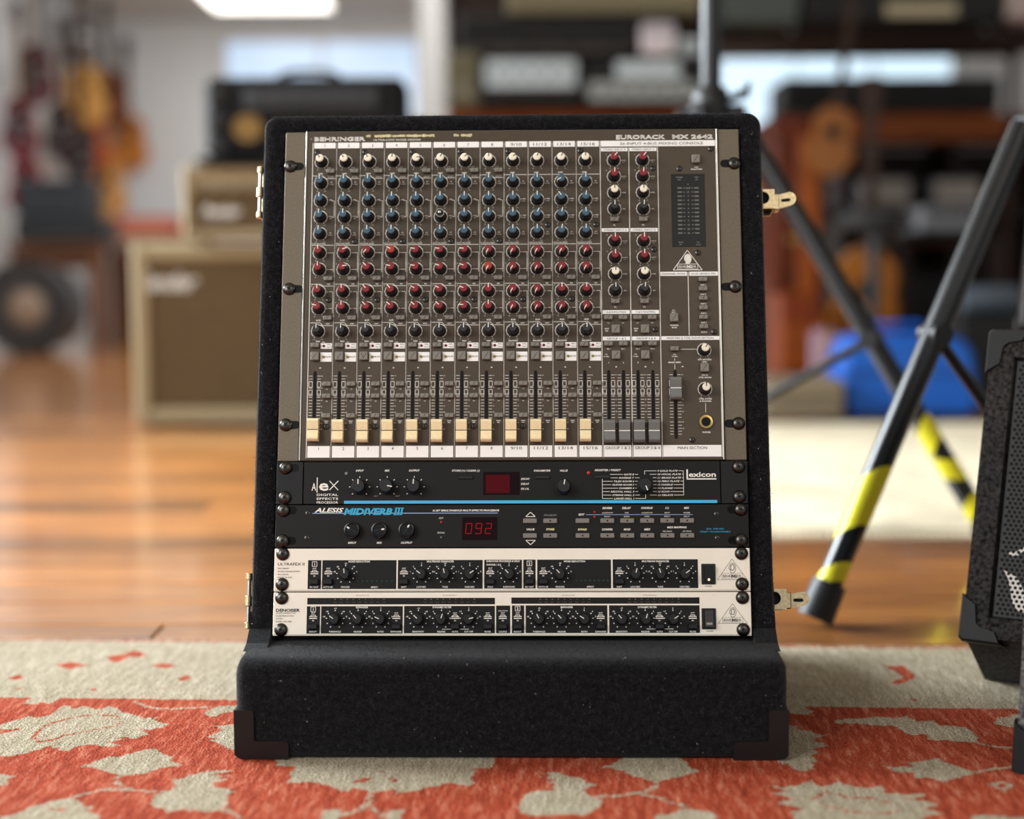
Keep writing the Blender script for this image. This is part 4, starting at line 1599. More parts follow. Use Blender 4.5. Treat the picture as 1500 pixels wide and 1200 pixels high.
# the word mark: tall A, bar, bold e, wide x
lx.T(-202.6, 151.8, 'A', 8.2, 4.6, bold=.01)
lx.L(-199.3, 145.6, -199.3, 161.2, .9)
lx.T(-192.4, 153.6, 'e', 11.4, 9.8, bold=.022)
lx.L(-186.6, 148.2, -177.6, 157.6, 1.0)
lx.L(-186.6, 157.6, -177.6, 148.2, .8)
for v_, s in ((143.4, 'DIGITAL'), (139.4, 'EFFECTS'), (135.5, 'PROCESSOR')):
    lx.T(-188.4, v_, s, 2.4, 22, bold=.012)
lx.T(-46.8, 168., 'STORE (+) / CLEAR (-)', 2.0, 28.5, it=.25, bold=.02)
lx.box('slim_button', -54.4, 159., -39.2, 162.8, 2.4, 3.6, M_BLACK, .5)
lx.T(31.4, 167.7, 'PARAMETER', 2.0, 17, it=.25, bold=.02)
lx.box('slim_button', 23.9, 159., 39.5, 162.8, 2.4, 3.6, M_BLACK, .5)
d_ = lx.box('display_window', -28.9, 143., 8.4, 166.5, 2.4, 2.8, M_DREDWIN, .2)
lx.box('display', -26.3, 144.7, -1.7, 163.4, 2.7, 3.0, M_REDLIT, .1)
for v_, s in ((159.3, 'DECAY'), (154.2, 'DELAY'), (149.1, 'FX LVL')):
    lx.T(9.8, v_, s, 2.0, it=.25, bold=.02, align='L')
lx.T(53.8, 167.7, 'VALUE', 2.0, it=.25, bold=.02)
k2(53.4, 150.6, 10)
MB().lathe([(.0017, 0), (.0016, .0008), (.0008, .0013)], 12).build('indicator', M_LEDRED, lx.o, mm(78.9, 165.3 - 133.35, 2.5))
lx.T(98.8, 168.1, 'REGISTER / PRESET', 2.0, 27, it=.25, bold=.02)
lx.box('slim_button', 85.1, 159.2, 101., 163.2, 2.4, 3.6, M_BLACK, .5)
for k, s in enumerate(('GATE 8', 'INVERSE 7', 'TILED ROOM 6', 'GUITAR ROOM 5', 'CHAMBER 4', 'RECITAL HALL 3', 'STRING HALL 2', 'LARGE HALL 1')):
    v_ = 163.6 - k * 3.53
    wd = len(s) * 1.72
    lx.T(125.4, v_, s, 1.75, wd, it=.25, bold=.02, align='R')
    lx.L((100.8 if k < 2 else 92.9), v_, 124.4 - wd, v_, .45)
    lx.L(126.4, v_, 129.5 + (4 if k == 7 else 1.5 if k in (1, 6) else 0), v_, .45)
lx.L(92.9, 159, 92.9, 138.9, .45)
lx.L(136.9, 138.9, 136.9, 143, .45)
lx.L(133.5, 138.9, 136.9, 138.9, .45)
for k, s in enumerate(('9 GOLD PLATE', '10 VOCAL PLATE', '11 BRASS PLATE', '12 PERC PLATE', '13 CHORUS', '14 FLANGE', '15 ECHO', '16 DELAYS')):
    v_ = 167.2 - k * 3.55
    wd = len(s) * 1.72
    lx.T(149.4, v_, s, 1.75, wd, it=.25, bold=.02, align='L')
    lx.L(150.2 + wd, v_, 175.7, v_, .45)
    lx.L((136.2 if k == 0 else 141.5 if k in (1, 7) else 144.6), v_, 148.4, v_, .45)
lx.L(175.7, 167.2, 175.7, 142.4, .45)
lx.L(136.2, 167.2, 136.2, 163.5, .45)
k2(135.8, 151.8, 158)
lx.L(179.6, 158.6, 179.6, 168.6, 1.6)
lx.T(181.2, 163.6, 'exicon', 5.2, 27.6, bold=.025, align='L')
lx.L(178.8, 158.8, 209.2, 158.8, 1.3)
lx.done({'w': M_PRINT, 'g': M_GREYPRINT})

# ---- 2: black reverb with blue word mark
al = Unit('reverb_unit', 'black multi-effects reverb with blue lettering and dim red digits, under the blue-striped unit', 'effects unit', 88.9, None)
al.box('front_panel', -241.3, 89.2, 241.3, 133.1, -1, 2.5, M_BLKPANEL, .6)
for s in (-1, 1):
    for v_ in (127.4, 96.3):
        rack_screw(al.o, s * 233.2, v_ - 88.9, .0024, -s * 5.)
for u_, v_ in ((-208.4, 124.4), (-208.8, 99.2), (208.8, 122.9), (209.2, 98.6)):
    small_screw(al.o, u_, v_ - 88.9, 1.2)
al.T(-186.5, 127.6, 'ALESIS', 4.6, 30, it=.3, bold=.03)
al.L(-203.4, 124.3, -13.9, 124.3, .8, key='l')
al.T(-146.5, 126.2, 'MIDIVERB', 6.6, 50, it=.25, bold=.045, key='b', dz=.0004)
for k in range(3):
    al.p('b').add([mm(-119.8 + k * 3.1, 122.8 - 88.9, 2.9), mm(-118. + k * 3.1, 122.8 - 88.9, 2.9), mm(-116.6 + k * 3.1, 129.6 - 88.9, 2.9), mm(-118.4 + k * 3.1, 129.6 - 88.9, 2.9)], [(0, 1, 2, 3)])
al.L(-120.6, 122.8, -111.5, 122.8, .8, key='b', dz=.0004)
al.L(-119, 129.6, -109.6, 129.6, .8, key='b', dz=.0004)
al.T(-46.5, 127., '16 BIT SIMULTANEOUS MULTI EFFECTS PROCESSOR', 1.9, 68, it=.3, bold=.03)
ME_K3 = MB().lathe([(.0084, 0), (.0084, .0055), (.0078, .0075), (.0066, .0078), (.0060, .0066)], 28).mesh('knob', mat('gloss_black', '#0c0c0d', .25))
ME_K3D = MB().box(mm(0, 4.2, 7.0), mm(1.7, 3.2, 1.0), 0, .0003).mesh('dot', M_PRINT)
ME_K3R = MB().box(mm(0, 0, 6.75), mm(.5, 11.4, .5)).mesh('ridge', M_GREYCAP)
for u, s, a in ((-162.2, 'INPUT', -58), (-134.4, 'MIX', 82), (-106.6, 'OUTPUT', 32)):
    o_ = al.put('knob', ME_K3, u, 106.8, None, a)
    link('dot', ME_K3D, o_)
    link('ridge', ME_K3R, o_)
    al.T(u, 94.2, s, 2.1, it=.25, bold=.03)
al.T(-71.7, 119.3, 'CLIP', 1.7, it=.25)
al.T(-71.7, 104.4, 'SIGNAL', 1.7, it=.25)
me_led = MB().lathe([(.0011, 0), (.001, .0006), (.0005, .001)], 10)
me_lr, me_lg = me_led.mesh('indicator', M_LEDRED), me_led.mesh('indicator', M_LEDOFF)
al.put('indicator', me_lr, -71.6, 115.2)
al.put('indicator', me_lg, -71.5, 99.6)
al.box('display_window', -50.2, 96.9, -14.5, 120., 2.4, 2.9, M_DREDWIN, .3)
SEG = {'0': 'abcdef', '9': 'abcdfg', '2': 'abged', '8': 'abcdefg', 'U': 'abcdef'}
ME_DIG = {}


def digit(ch):
    m = MB()
    w_, h_ = 5.6, 10.2
    P_ = {'a': ((-w_ / 2, h_ / 2), (w_ / 2, h_ / 2)), 'd': ((-w_ / 2, -h_ / 2), (w_ / 2, -h_ / 2)), 'g': ((-w_ / 2, 0), (w_ / 2, 0)),
          'f': ((-w_ / 2, 0), (-w_ / 2, h_ / 2)), 'e': ((-w_ / 2, -h_ / 2), (-w_ / 2, 0)), 'b': ((w_ / 2, 0), (w_ / 2, h_ / 2)), 'c': ((w_ / 2, -h_ / 2), (w_ / 2, 0))}
    for q in SEG[ch]:
        a, b = P_[q]
        m.seg((a[0] / 1000 + a[1] * .0001, a[1] / 1000), (b[0] / 1000 + b[1] * .0001, b[1] / 1000), .0010, 0)
    return m.mesh('digit', M_SEGLIT)


for u, ch in ((-43.4, '0'), (-33.4, '9'), (-23.4, '2')):
    al.put('digit', digit(ch), u, 108.5, 3.0)
ME_GB = MB().box(mm(0, 0, 1.2), mm(14.2, 4.9, 2.6), 0, .0006).mesh('button', M_GBTN)
ME_GBD = MB().disc(0, 0, .0009, .00256, 10).mesh('dot', M_MATTE)
for u in (19., 39.6, 72.4, 97.6, 117.8, 138.1, 158.5, 178.5):
    for v_ in (116.1, 101.):
        o_ = al.put('button', ME_GB, u, v_)
        if not (u < 30 or (70 < u < 75 and v_ > 110)):
            link('dot', ME_GBD, o_)
for s_, v_ in ((1, 120.6), (-1, 96.4)):
    a, b, c = (14.6, v_), (24.4, v_), (19.5, v_ + s_ * 4.4)
    for p, q in ((a, b), (b, c), (c, a)):
        al.L(*p, *q, .7)
al.T(19.5, 107.6, 'VALUE', 2.0, it=.2, bold=.03)
al.T(39.6, 107.6, 'STORE', 2.0, it=.2, bold=.03, key='y')
al.T(39.6, 122., 'PROGRAM', 2.0, it=.25, key='g')
al.T(71.5, 122.6, 'EDIT', 2.0, it=.25, bold=.03)
al.T(72.2, 107.4, 'BYPASS', 2.0, it=.2, bold=.03, key='y')
al.L(76., 122.4, 184.6, 122.4, .5, key='l')
for u, a, b, c in ((97.7, 'REVERB', 'ALGORITHM', 'DECAY'), (117.4, 'DELAY', 'TIME', 'REGEN'), (138., 'CHORUS', 'ALGORITHM', 'SPEED'), (158.6, 'EQ', 'INPUT', 'EFFECT'), (178.4, 'MIX', 'REVERB', 'DELAY')):
    al.T(u, 129.2, a, 2.1, it=.25, bold=.03)
    al.T(u, 124.3, b, 1.4, it=.2)
    al.T(u, 120.5, c, 1.4, it=.2)
for u, a in ((97.5, 'CONFIG'), (117.6, 'MOD'), (138., 'MIDI')):
    al.T(u, 107.4, a, 2.1, it=.25, bold=.03)
al.T(168.1, 109.4, 'MIDI MAPPING', 2.0, 20, it=.25, bold=.03)
al.T(158.4, 105.4, 'MIDI PROG', 1.4, it=.2)
al.T(178.4, 105.4, 'INT PROG', 1.4, it=.2)
for v_ in (125.1, 120.1):
    al.put('indicator', me_lr, 84.7, v_)
al.T(206.9, 107.8, 'REAL TIME MIDI', 1.6, 18, it=.25, key='b')
al.T(206.9, 104.9, 'PRESET / PROGRAMMABLE', 1.6, 31, it=.25, key='b')
al.done({'w': M_PRINT, 'g': M_GREYPRINT, 'b': M_CYAN, 'l': mat('pale_blue_line', '#8fa6d0', .5), 'y': mat('yellowish_print', '#e6e3a6', .6)})

# ---- 3 and 4: two champagne units
ME_K4 = knob_mesh(.0056, .0050, .0115, 20, .05, m=M_BLACK)
ME_K4P = MB().box(mm(0, 3.0, 11.6), mm(.75, 4.6, .4)).mesh('pointer', M_PRINT)
ME_PB = MB().box(mm(0, 0, 2.2), mm(9.4, 5.4, 4.6), 0, .0008).mesh('push_button', M_BLACK)
M_BLOCK = mat('black_print_block', '#0c0c0c', .5, spec=.25)


def sk(un, u, v, ang, nums=None, top=None):
    o_ = un.put('knob', ME_K4, u, v, 2.8, ang)
    link('pointer', ME_K4P, o_)
    for q in (-150, -118, -84, -50, 0, 50, 84, 118, 150):
        a_ = R(q)
        r0, r1 = 8.2, 9.5
        un.L(u + r0 * sin(a_), v + r0 * cos(a_), u + r1 * sin(a_), v + r1 * cos(a_), .9, dz=.0005)
    for q, s in zip((-76, -45, 0, 45, 76), nums or '12345'):
        a_ = R(q)
        un.T(u + 11.6 * sin(a_), v + 11.0 * cos(a_), s, 1.5, bold=.02, dz=.0005)


def switch_sym(un, u, v, lo='IN'):
    un.T(u, v + 5.6, 'OUT', 1.4, dz=.0005, bold=.02)
    un.L(u - 2, v + 3.6, u + 2, v + 3.6, .6, dz=.0005)
    un.L(u - 2, v + 3.6, u - 2.6, v + 2, .6, dz=.0005)
    un.L(u + 2, v + 3.6, u + 2.6, v + 2, .6, dz=.0005)
    un.L(u - 4, v + 2, u + 4, v + 2, .7, dz=.0005)
    un.L(u - 4, v + .2, u + 4, v + .2, .9, dz=.0005)
    un.T(u, v - 2., lo, 1.4, dz=.0005, bold=.02)


def box_num(un, u, v, s):
    for a, b in (((-2.4, -2.4), (2.4, -2.4)), ((2.4, -2.4), (2.4, 2.4)), ((2.4, 2.4), (-2.4, 2.4)), ((-2.4, 2.4), (-2.4, -2.4))):
        un.L(u + a[0], v + a[1], u + b[0], v + b[1], .5, dz=.0005)
    un.T(u, v, s, 2.8, bold=.03, dz=.0005)


def block(un, u0, v0, u1, v1):
    un.box('control_block', u0, v0, u1, v1, 2.4, 2.75, M_BLOCK)


def power(un, u0, v0, u1, v1, lit):
    b_ = un.box('power_switch', u0, v0, u1, v1, 2.4, 3.8, M_BLACK, .6)
    c_ = (u0 + u1) / 2
    m_ = (v0 + v1) / 2
    rk = MB()
    prof_ = [(-8.2, 0), (-8.2, 2.2 if lit else 5.0), (8.2, 5.0 if lit else 2.2), (8.2, 0)]
    M = Matrix(((0, 0, 1, 0), (1, 0, 0, 0), (0, 1, 0, 0), (0, 0, 0, 1)))
    rk.prism([mm(*q) for q in reversed(prof_)], -.0042, .0042, 0, M)
    rk.build('rocker', mat('rocker_plastic', '#1b1b1b', .3), b_, mm(c_, m_ - un.v0, 3.4))
    if lit:
        MB().lathe([(.0012, 0), (.0011, .0008)], 10).build('lit_dot', M_LEDAMB, b_, mm(c_, v0 + 4.6 - un.v0, 6.))
    else:
        MB().box((0, 0, 0), mm(6, 2.2, .4)).build('mark', M_GREYPRINT, b_, mm(c_, v0 + 5.4 - un.v0, 8.2))


ux = Unit('sound_enhancer', 'champagne sound enhancer with black control blocks, its power light lit', 'effects unit', 44.45, None)
ux.box('front_panel', -241.3, 44.9, 241.3, 88.3, -1, 2.5, M_SILVER, .5)
dn = Unit('noise_reducer', 'champagne noise reduction unit, the lowest in the rack case', 'effects unit', 0, None)
dn.box('front_panel', -241.3, .4, 241.3, 44., -1, 2.5, M_SILVER, .5)
for un in (ux, dn):
    for s in (-1, 1):
        for v_ in (82.8, 52.) if un is ux else (38.4, 6.4):
            rack_screw(un.o, s * 232.8, v_ - un.v0, .0024)
    un.L(-241, un.v0 + 1.6, 241, un.v0 + 1.6, .25, key='k')
ux.T(-237.6, 72.7, 'ULTRAFEX II', 2.9, 27, key='k', align='L', bold=.01)
for v_, s in ((68.3, 'MULTIBAND'), (65.2, 'SOUND ENHANCEMENT'), (62.2, 'PROCESSOR'), (59.2, 'MODEL EX 3100')):
    ux.T(-237.5, v_, s, 1.5, key='k', align='L')
for b in ((-206.8, 47.4, -193.4, 76.5), (-192.2, 47.4, -116.8, 76.5), (-115.2, 47.5, -29.2, 76.6), (-27.5, 47.7, 10.7, 76.7), (12.1, 47.8, 24.5, 76.8), (26.2, 47.8, 100.8, 76.8), (102.6, 48., 188.6, 77.)):
    block(ux, *b)
box_num(ux, -200.1, 72.6, '1')
box_num(ux, 18.3, 73.0, '2')
for u, lo, nm in ((-200.1, 'IN', 'IN / OUT'), (-186, 'IN', 'AUTO NR'), (-109, 'IN', 'SHIFT'), (-21.4, 'IN', 'SOLO'), (18.3, 'IN', 'IN / OUT'), (32.4, 'IN', 'AUTO NR'), (109.2, 'IN', 'SHIFT')):
    switch_sym(ux, u, 62.6, lo)
    ux.put('push_button', ME_PB, u, 54.6, 2.6)
    ux.T(u, 49.4, nm, 1.6, bold=.02, dz=.0005)
for u, a, nm, nu in ((-168.4, -4, 'PROCESS', ('-40', '-30', '-20', '-10', '0')), (-91.2, -55, 'LOW MIX', '12345'), (-67.2, -12, 'TUNE', ('1.5', '2.1', '3.3', '4.5', '6')),
                     (-42.2, 55, 'HIGH MIX', '12345'), (-2.4, -42, 'SURROUND', '12345'), (49.2, -42, 'PROCESS', ('-40', '-30', '-20', '-10', '0')), (125.2, 14, 'LOW MIX', '12345'),
                     (150.4, -18, 'TUNE', ('1.5', '2.1', '3.3', '4.5', '6')), (175.0, 55, 'HIGH MIX', '12345')):
    sk(ux, u, 62.2, a, nu)
    ux.T(u, 49.4, nm, 1.6, bold=.02, dz=.0005)
for u, s in ((-154.7, 'NOISE REDUCTION'), (-72, 'MULTIBAND ENHANCER'), (64, 'NOISE REDUCTION'), (146, 'MULTIBAND ENHANCER')):
    ux.T(u, 75.1, s, 1.8, bold=.03, dz=.0005)
ux.T(-8.4, 75.3, 'SURROUND PROCESSOR & SOLO', 1.7, 34, bold=.03, dz=.0005)
ux.T(-18, 71.8, 'CHANNEL 1 & 2', 1.7, 15, bold=.03, dz=.0005)
ux.T(-138.7, 49.2, 'EFFECT', 1.6, bold=.02, dz=.0005)
ux.T(80, 49.4, 'EFFECT', 1.6, bold=.02, dz=.0005)
ME_GL = MB().box((0, 0, 0), mm(2.0, 1.6, .4)).mesh('meter_led', M_LEDGRN)
for k in range(8):
    ux.put('meter_led', ME_GL, -156.1 + k * 4.96, 55.3, 2.9)
    ux.put('meter_led', ME_GL, 66 + k * 4.5, 55.8, 2.9)
power(ux, 192., 51.7, 206.2, 72.4, True)
ux.T(199., 49.8, 'POWER', 1.4, key='k')
ear_logo(ux.p('k'), .2231, .0565 - .04445, .0296, .0209, .0027, .0003, 'x', False)

dn.T(-238.4, 26.1, 'DENOISER', 3.0, 24.4, key='k', align='L', bold=.035)
for v_, s in ((23.2, 'AUDIO INTERACTIVE'), (20.4, 'NOISE REDUCTION'), (17.6, 'SYSTEM'), (14.8, 'MODEL SNR 2000')):
    dn.T(-238.2, v_, s, 1.5, key='k', align='L')
for b in ((-206.8, 31.9, -16.7, 38.4), (0., 32.4, 189.5, 38.7), (-207., 2.6, -193.6, 30.), (-192.5, 2.7, -109.8, 30.1), (-108.4, 2.9, -16.7, 30.3), (-15.4, 3., -1.2, 30.6), (.6, 3., 12.9, 30.7), (14.4, 3.1, 96.7, 30.8), (98.5, 3.2, 189.4, 30.8)):
    block(dn, *b)
box_num(dn, -200.5, 27.0, '1')
box_num(dn, 6.3, 27.6, '2')
for u, nm in ((-200.4, 'IN/OUT'), (-116.2, 'EXPANDER'), (-56.8, 'AUTO'), (-23.8, 'FILTER'), (-8.6, 'COUPLE'), (6.4, 'IN/OUT'), (90., 'EXPANDER'), (149.0, 'AUTO'), (182.4, 'FILTER')):
    switch_sym(dn, u, 17.6)
    dn.put('push_button', ME_PB, u, 9.6, 2.6)
    dn.T(u, 4.6, nm, 1.6, bold=.02, dz=.0005)
dn.T(-8.3, 25.4, 'DUAL/MONO', 1.4, 9.5, dz=.0005)
for u, a, nm, nu in ((-178.2, -55, 'THRESHOLD', ('-45', '-30', '-15', '-10', '0')), (-155., -42, 'RELEASE', '12345'), (-132., -68, 'RATIO', ('1.5', '2', '3', '4', '5')),
                     (-94., -45, 'SENSITIVITY', ('-45', '-30', '-15', '-10', '0')), (-70.6, 20, 'RELEASE', '12345'), (-43., 75, 'CUT OFF', ('1.2', '1.7', '2', '5', '10')),
                     (27.9, -25, 'THRESHOLD', ('-45', '-30', '-15', '-10', '0')), (50.6, -42, 'RELEASE', '12345'), (73.4, -58, 'RATIO', ('1.5', '2', '3', '4', '5')),
                     (111., -42, 'SENSITIVITY', ('-45', '-30', '-15', '-10', '0')), (134.8, 18, 'RELEASE', '12345'), (162.6, 58, 'CUT OFF', ('1.2', '1.7', '2', '5', '10'))):
    sk(dn, u, 17.0, a, nu)
    dn.T(u, 4.6, nm, 1.6, bold=.02, dz=.0005)
for u, s in ((-151, 'EXPANDER'), (-70, 'DYNAMIC FILTER'), (56, 'EXPANDER'), (137, 'DYNAMIC FILTER')):
    dn.T(u, 29.0, s, 1.8, bold=.03, dz=.0005)
dn.L(-70, 7., -60, 7., .5, dz=.0005)
dn.L(-52, 7., -43, 7., .5, dz=.0005)
dn.L(136, 7.2, 145, 7.2, .5, dz=.0005)
dn.L(154, 7.2, 163, 7.2, .5, dz=.0005)
ME_ML = MB().box((0, 0, 0), mm(3.6, 1.3, .4)).mesh('meter_led', mat('unlit_amber', '#3c3020', .3))
for u0 in (-178.6, -87.2, 29., 119.):
    for k, s in enumerate(('40', '30', '20', '10', '8', '6', '3', '1', '30')):
        u = u0 + k * 6.2
        dn.T(u, 37., s, 1.2, dz=.0005, key='g')
        dn.put('meter_led', ME_ML, u, 34., 2.9)
for u in (-151., -62., 57., 140.):
    dn.T(u, 41., 'GAIN REDUCTION' if abs(u) in (151., 57.) else 'FILTER FREQUENCY', 1.2, key='r')
power(dn, 191.4, 6.9, 205.7, 27.8, False)
dn.T(199.4, 5., 'POWER', 1.4, key='k')
ear_logo(dn.p('k'), .2225, .0127, .0292, .0197, .0027, .0003, 'x', False)
for un in (ux, dn):
    un.done({'w': M_PRINT, 'k': M_INK, 'g': M_GREYPRINT, 'r': mat('faint_red_print', '#b07f6a', .6)})

# ================================================================== speaker stands
M_STAND = mat('satin_black_tube', '#08090b', .3, spec=.35)
M_RUBBER = mat('black_rubber', '#17181a', .5)
M_TAPE = mat('yellow_tape', '#c6bf1e', .4)
M_STANDP = mat('stand_plastic', '#111214', .45)


def stand(name, label, hub, foot, pole_top, tapes, brace_t):
    t = thing(name, label, 'speaker stand', (hub.x, hub.y, FZ))
    o = Vector((hub.x, hub.y, FZ))
    H = hub - o
    MB().cyl((0, 0, .12), (0, 0, pole_top - FZ), .0185, n=20).build('pole', M_STAND, t)
    k = MB()
    k.lathe([(.026, H.z - .05), (.034, H.z - .045), (.034, H.z + .02), (.03, H.z + .035), (.024, H.z + .04)], 20)
    for j in range(3):
        a = 2 * pi * j / 3
        k.box((cos(a) * .04, sin(a) * .04, H.z - .012), (.045, .03, .04), 0, .005, Matrix.Rotation(a, 3, 'Z'))
    k.build('collar', M_STANDP, t)
    MB().cyl((.03, -.01, H.z + .015), (.062, -.022, H.z + .028), .007, .009, 10).cyl((.058, -.02, H.z + .018), (.066, -.024, H.z + .045), .008, .005, 10).build('clamp_knob', M_STANDP, t)
    zc = .2
    MB().lathe([(.024, zc - .03), (.03, zc - .025), (.03, zc + .025), (.024, zc + .03)], 18).build('lower_collar', M_STANDP, t)
    d = foot - hub
    for j in range(3):
        rot = Matrix.Rotation(2 * pi * j / 3, 3, 'Z')
        dd = rot @ Vector((d.x, d.y, 0))
        hd = dd.normalized()
        p0 = Vector((hd.x * .05, hd.y * .05, H.z - .012))
        p1 = Vector((dd.x, dd.y, .028))
        leg = MB().cyl(p0, p1, .0175, n=20).build('leg', M_STAND, t)
        ax = (p1 - p0).normalized()
        MB().cyl(p1 - ax * .034, p1 + ax * .018, .0235, .0255, 20).build('rubber_foot', M_RUBBER, leg)
        for a, b, sl in tapes:
            # spiral-cut tape band: ends slanted
            n = 20
            e1 = ax.orthogonal().normalized()
            e2 = ax.cross(e1)
            L = (p1 - p0).length
            vs, fs = [], []
            for q in range(n):
                th = 2 * pi * q / n
                for base_ in (a, b):
                    vs.append(p0 + ax * (base_ * L + sl * sin(th)) + (e1 * cos(th) + e2 * sin(th)) * .0181)
            for q in range(n):
                fs.append((2 * q, 2 * ((q + 1) % n), 2 * ((q + 1) % n) + 1, 2 * q + 1))
            MB().add(vs, fs, 0, True).build('tape_band', M_TAPE, leg)
        pb = p0 + (p1 - p0) * brace_t
        MB().cyl((hd.x * .025, hd.y * .025, zc), pb, .0085, n=10).build('brace', M_STAND, t)
        MB().cyl(pb + Vector((hd.y, -hd.x, 0)) * .02, pb - Vector((hd.y, -hd.x, 0)) * .02, .016, n=14).build('brace_joint', M_STANDP, t)
    return t


hubB = at(1544, 172, 2.10)
stand('speaker_stand', 'black tripod speaker stand with yellow tape, its taped leg crossing in front', hubB, Vector((.412, 1.985, 0)), 2.1,
      ((.735, .855, .02), (.925, .965, .016)), .44)
hubA = at(1041, 160, 2.75)
stand('speaker_stand', 'black tripod speaker stand whose pole rises behind the rack case top', hubA, Vector((.80, 2.47, 0)), 2.2,
      ((.67, .695, .012), (.745, .80, .015), (.815, .86, -.012), (.915, .945, .01)), .545)

# ================================================================== carpeted stage speakers at the right edge
M_GREYCARPET = carpet_mat('charcoal_carpet', '#151516', '#4a4745', 700)
M_LIGHTCARPET = carpet_mat('grey_carpet', '#2c2c2e', '#7c7a78', 700)
M_LIGHTPILE = mat('pale_grey_fibre', '#76777a', .9)
M_GREYPILE = mat('grey_fibre', '#4c4d50', .9)
M_GRILLE = mat('grille_metal', '#1a1b1c', .5, spec=.3)
M_CORNER2 = mat('moulded_corner', '#0c0d0f', .5, spec=.25)


def cab(name, label, origin, yaw, width, prof, face, tilt_frame=True, logo=False, chunky=False):
    """wedge cabinet; prof = (back, z) outline, face = indexes of the baffle edge"""
    t = thing(name, label, 'speaker', origin, yaw)
    # local: x right along the baffle, y back, z up
    M = Matrix(((0, 0, 1, 0), (1, 0, 0, 0), (0, 1, 0, 0), (0, 0, 0, 1)))
    gc = M_LIGHTCARPET if chunky else M_GREYCARPET
    MB().prism(prof, 0, width, 0, M).build('cabinet', gc, t)
    (y0, z0), (y1, z1) = prof[face[0]], prof[face[1]]
    L = math.hypot(y1 - y0, z1 - z0)
    ev = Vector((0, (y1 - y0) / L, (z1 - z0) / L))
    en = Vector((1, 0, 0)).cross(ev)
    o = Vector((0, y0, z0))

    def b(u, v, w_):
        return o + Vector((u, 0, 0)) + ev * v + en * w_

    def slab(m, u0, v0, u1, v1, w0, w1, mi=0):
        vs = [b(u, v, w_) for w_ in (w0, w1) for u, v in ((u0, v0), (u1, v0), (u1, v1), (u0, v1))]
        m.convex(vs, [(0, 1, 2, 3), (4, 5, 6, 7), (0, 1, 5, 4), (1, 2, 6, 5), (2, 3, 7, 6), (3, 0, 4, 7)], mi)

    rim = .026
    fr = MB()
    slab(fr, 0, 0, rim, L, 0, .012)
    slab(fr, width - rim, 0, width, L, 0, .012)
    slab(fr, rim, 0, width - rim, .022, 0, .012)
    slab(fr, rim, L - rim, width - rim, L, 0, .012)
    fr.build('baffle_frame', gc, t)
    g = MB()
    slab(g, rim + .003, .025, width - rim - .003, L - rim - .003, .001, .004)
    gr = g.build('grille', M_GRILLE, t)
    hl = MB()
    sp = .0056
    nrow = 0
    v_ = .029
    while v_ < L - rim - .006:
        u_ = rim + .007 + (sp / 2 if nrow % 2 else 0)
        while u_ < width - rim - .006:
            c = [b(u_ + .0020 * cos(q * pi / 3), v_ + .0020 * sin(q * pi / 3), .0043) for q in range(6)]
            hl.add(c, [tuple(range(6))])
            u_ += sp
        v_ += sp * .866
        nrow += 1
    tag(hl.build('grille_holes', M_MATTE, t), kind='stuff')
    if logo:
        lgm = MB()
        strokes = [((.040, .094), (.050, .096)), ((.048, .096), (.062, .106)), ((.060, .104), (.078, .124))]
        for p, q in strokes:
            w2 = .0022
            lgm.add([b(p[0], p[1] - w2, .0041), b(q[0], q[1] - w2, .0041), b(q[0], q[1] + w2, .0041), b(p[0], p[1] + w2, .0041)], [(0, 1, 2, 3)])
        leaf = [(.036, .076), (.042, .066), (.045, .054), (.048, .042), (.054, .034), (.062, .032), (.062, .046), (.058, .058), (.050, .070)]
        lgm.add([b(x_, y_, .0041) for x_, y_ in leaf], [tuple(range(len(leaf)))])
        lgm.build('painted_emblem', M_PRINT, t)
    # moulded corner pieces
    for u0, v0, su, sv in ((0, 0, 1, 1), (width, 0, -1, 1), (0, L, 1, -1), (width, L, -1, -1)):
        cm = MB()
        pts = [(-.004, -.002), (.0, -.006), (.042, -.006), (.036, .006), (.02, .009), (.014, .014), (.011, .036), (-.004, .046)]
        pts = [(u0 + su * x_, v0 + sv * y_) for x_, y_ in pts]
        n = len(pts)
        vs = [b(x_, y_, -.03) for x_, y_ in pts] + [b(x_, y_, .011) for x_, y_ in pts] + [b(u0 + su * .02 + (x_ - u0 - su * .02) * .9, v0 + sv * .02 + (y_ - v0 - sv * .02) * .9, .016) for x_, y_ in pts]
        fs = [tuple(range(2 * n, 3 * n))]
        for r in range(2):
            fs += [(r * n + k, r * n + (k + 1) % n, (r + 1) * n + (k + 1) % n, (r + 1) * n + k) for k in range(n)]
        cm.add(vs, fs)
        cm.build('corner_cap', M_CORNER2, t)
    # fuzz on the near frame strip
    fz = MB()
    for _ in range(7000 if not chunky else 9000):
        u_ = random.uniform(0, rim) if random.random() < .7 else random.uniform(rim, .14)
        v_ = random.uniform(.0, L) if u_ < rim else random.uniform(0, .022)
        p = b(u_, v_, .012)
        l = random.uniform(.001, .0026)
        tv = Vector((random.gauss(0, 1), random.gauss(0, 1), random.gauss(0, 1)))
        tip = p + en * (l * .5) + tv * (l * .4)
        s_ = tv.cross(en)
        if s_.length > 1e-6:
            s_.normalize()
            fz.add([p - s_ * .00013, p + s_ * .00013, tip], [(0, 1, 2)])
    tag(fz.build('carpet_pile', M_LIGHTPILE if chunky else M_GREYPILE, t), kind='stuff')
    return t


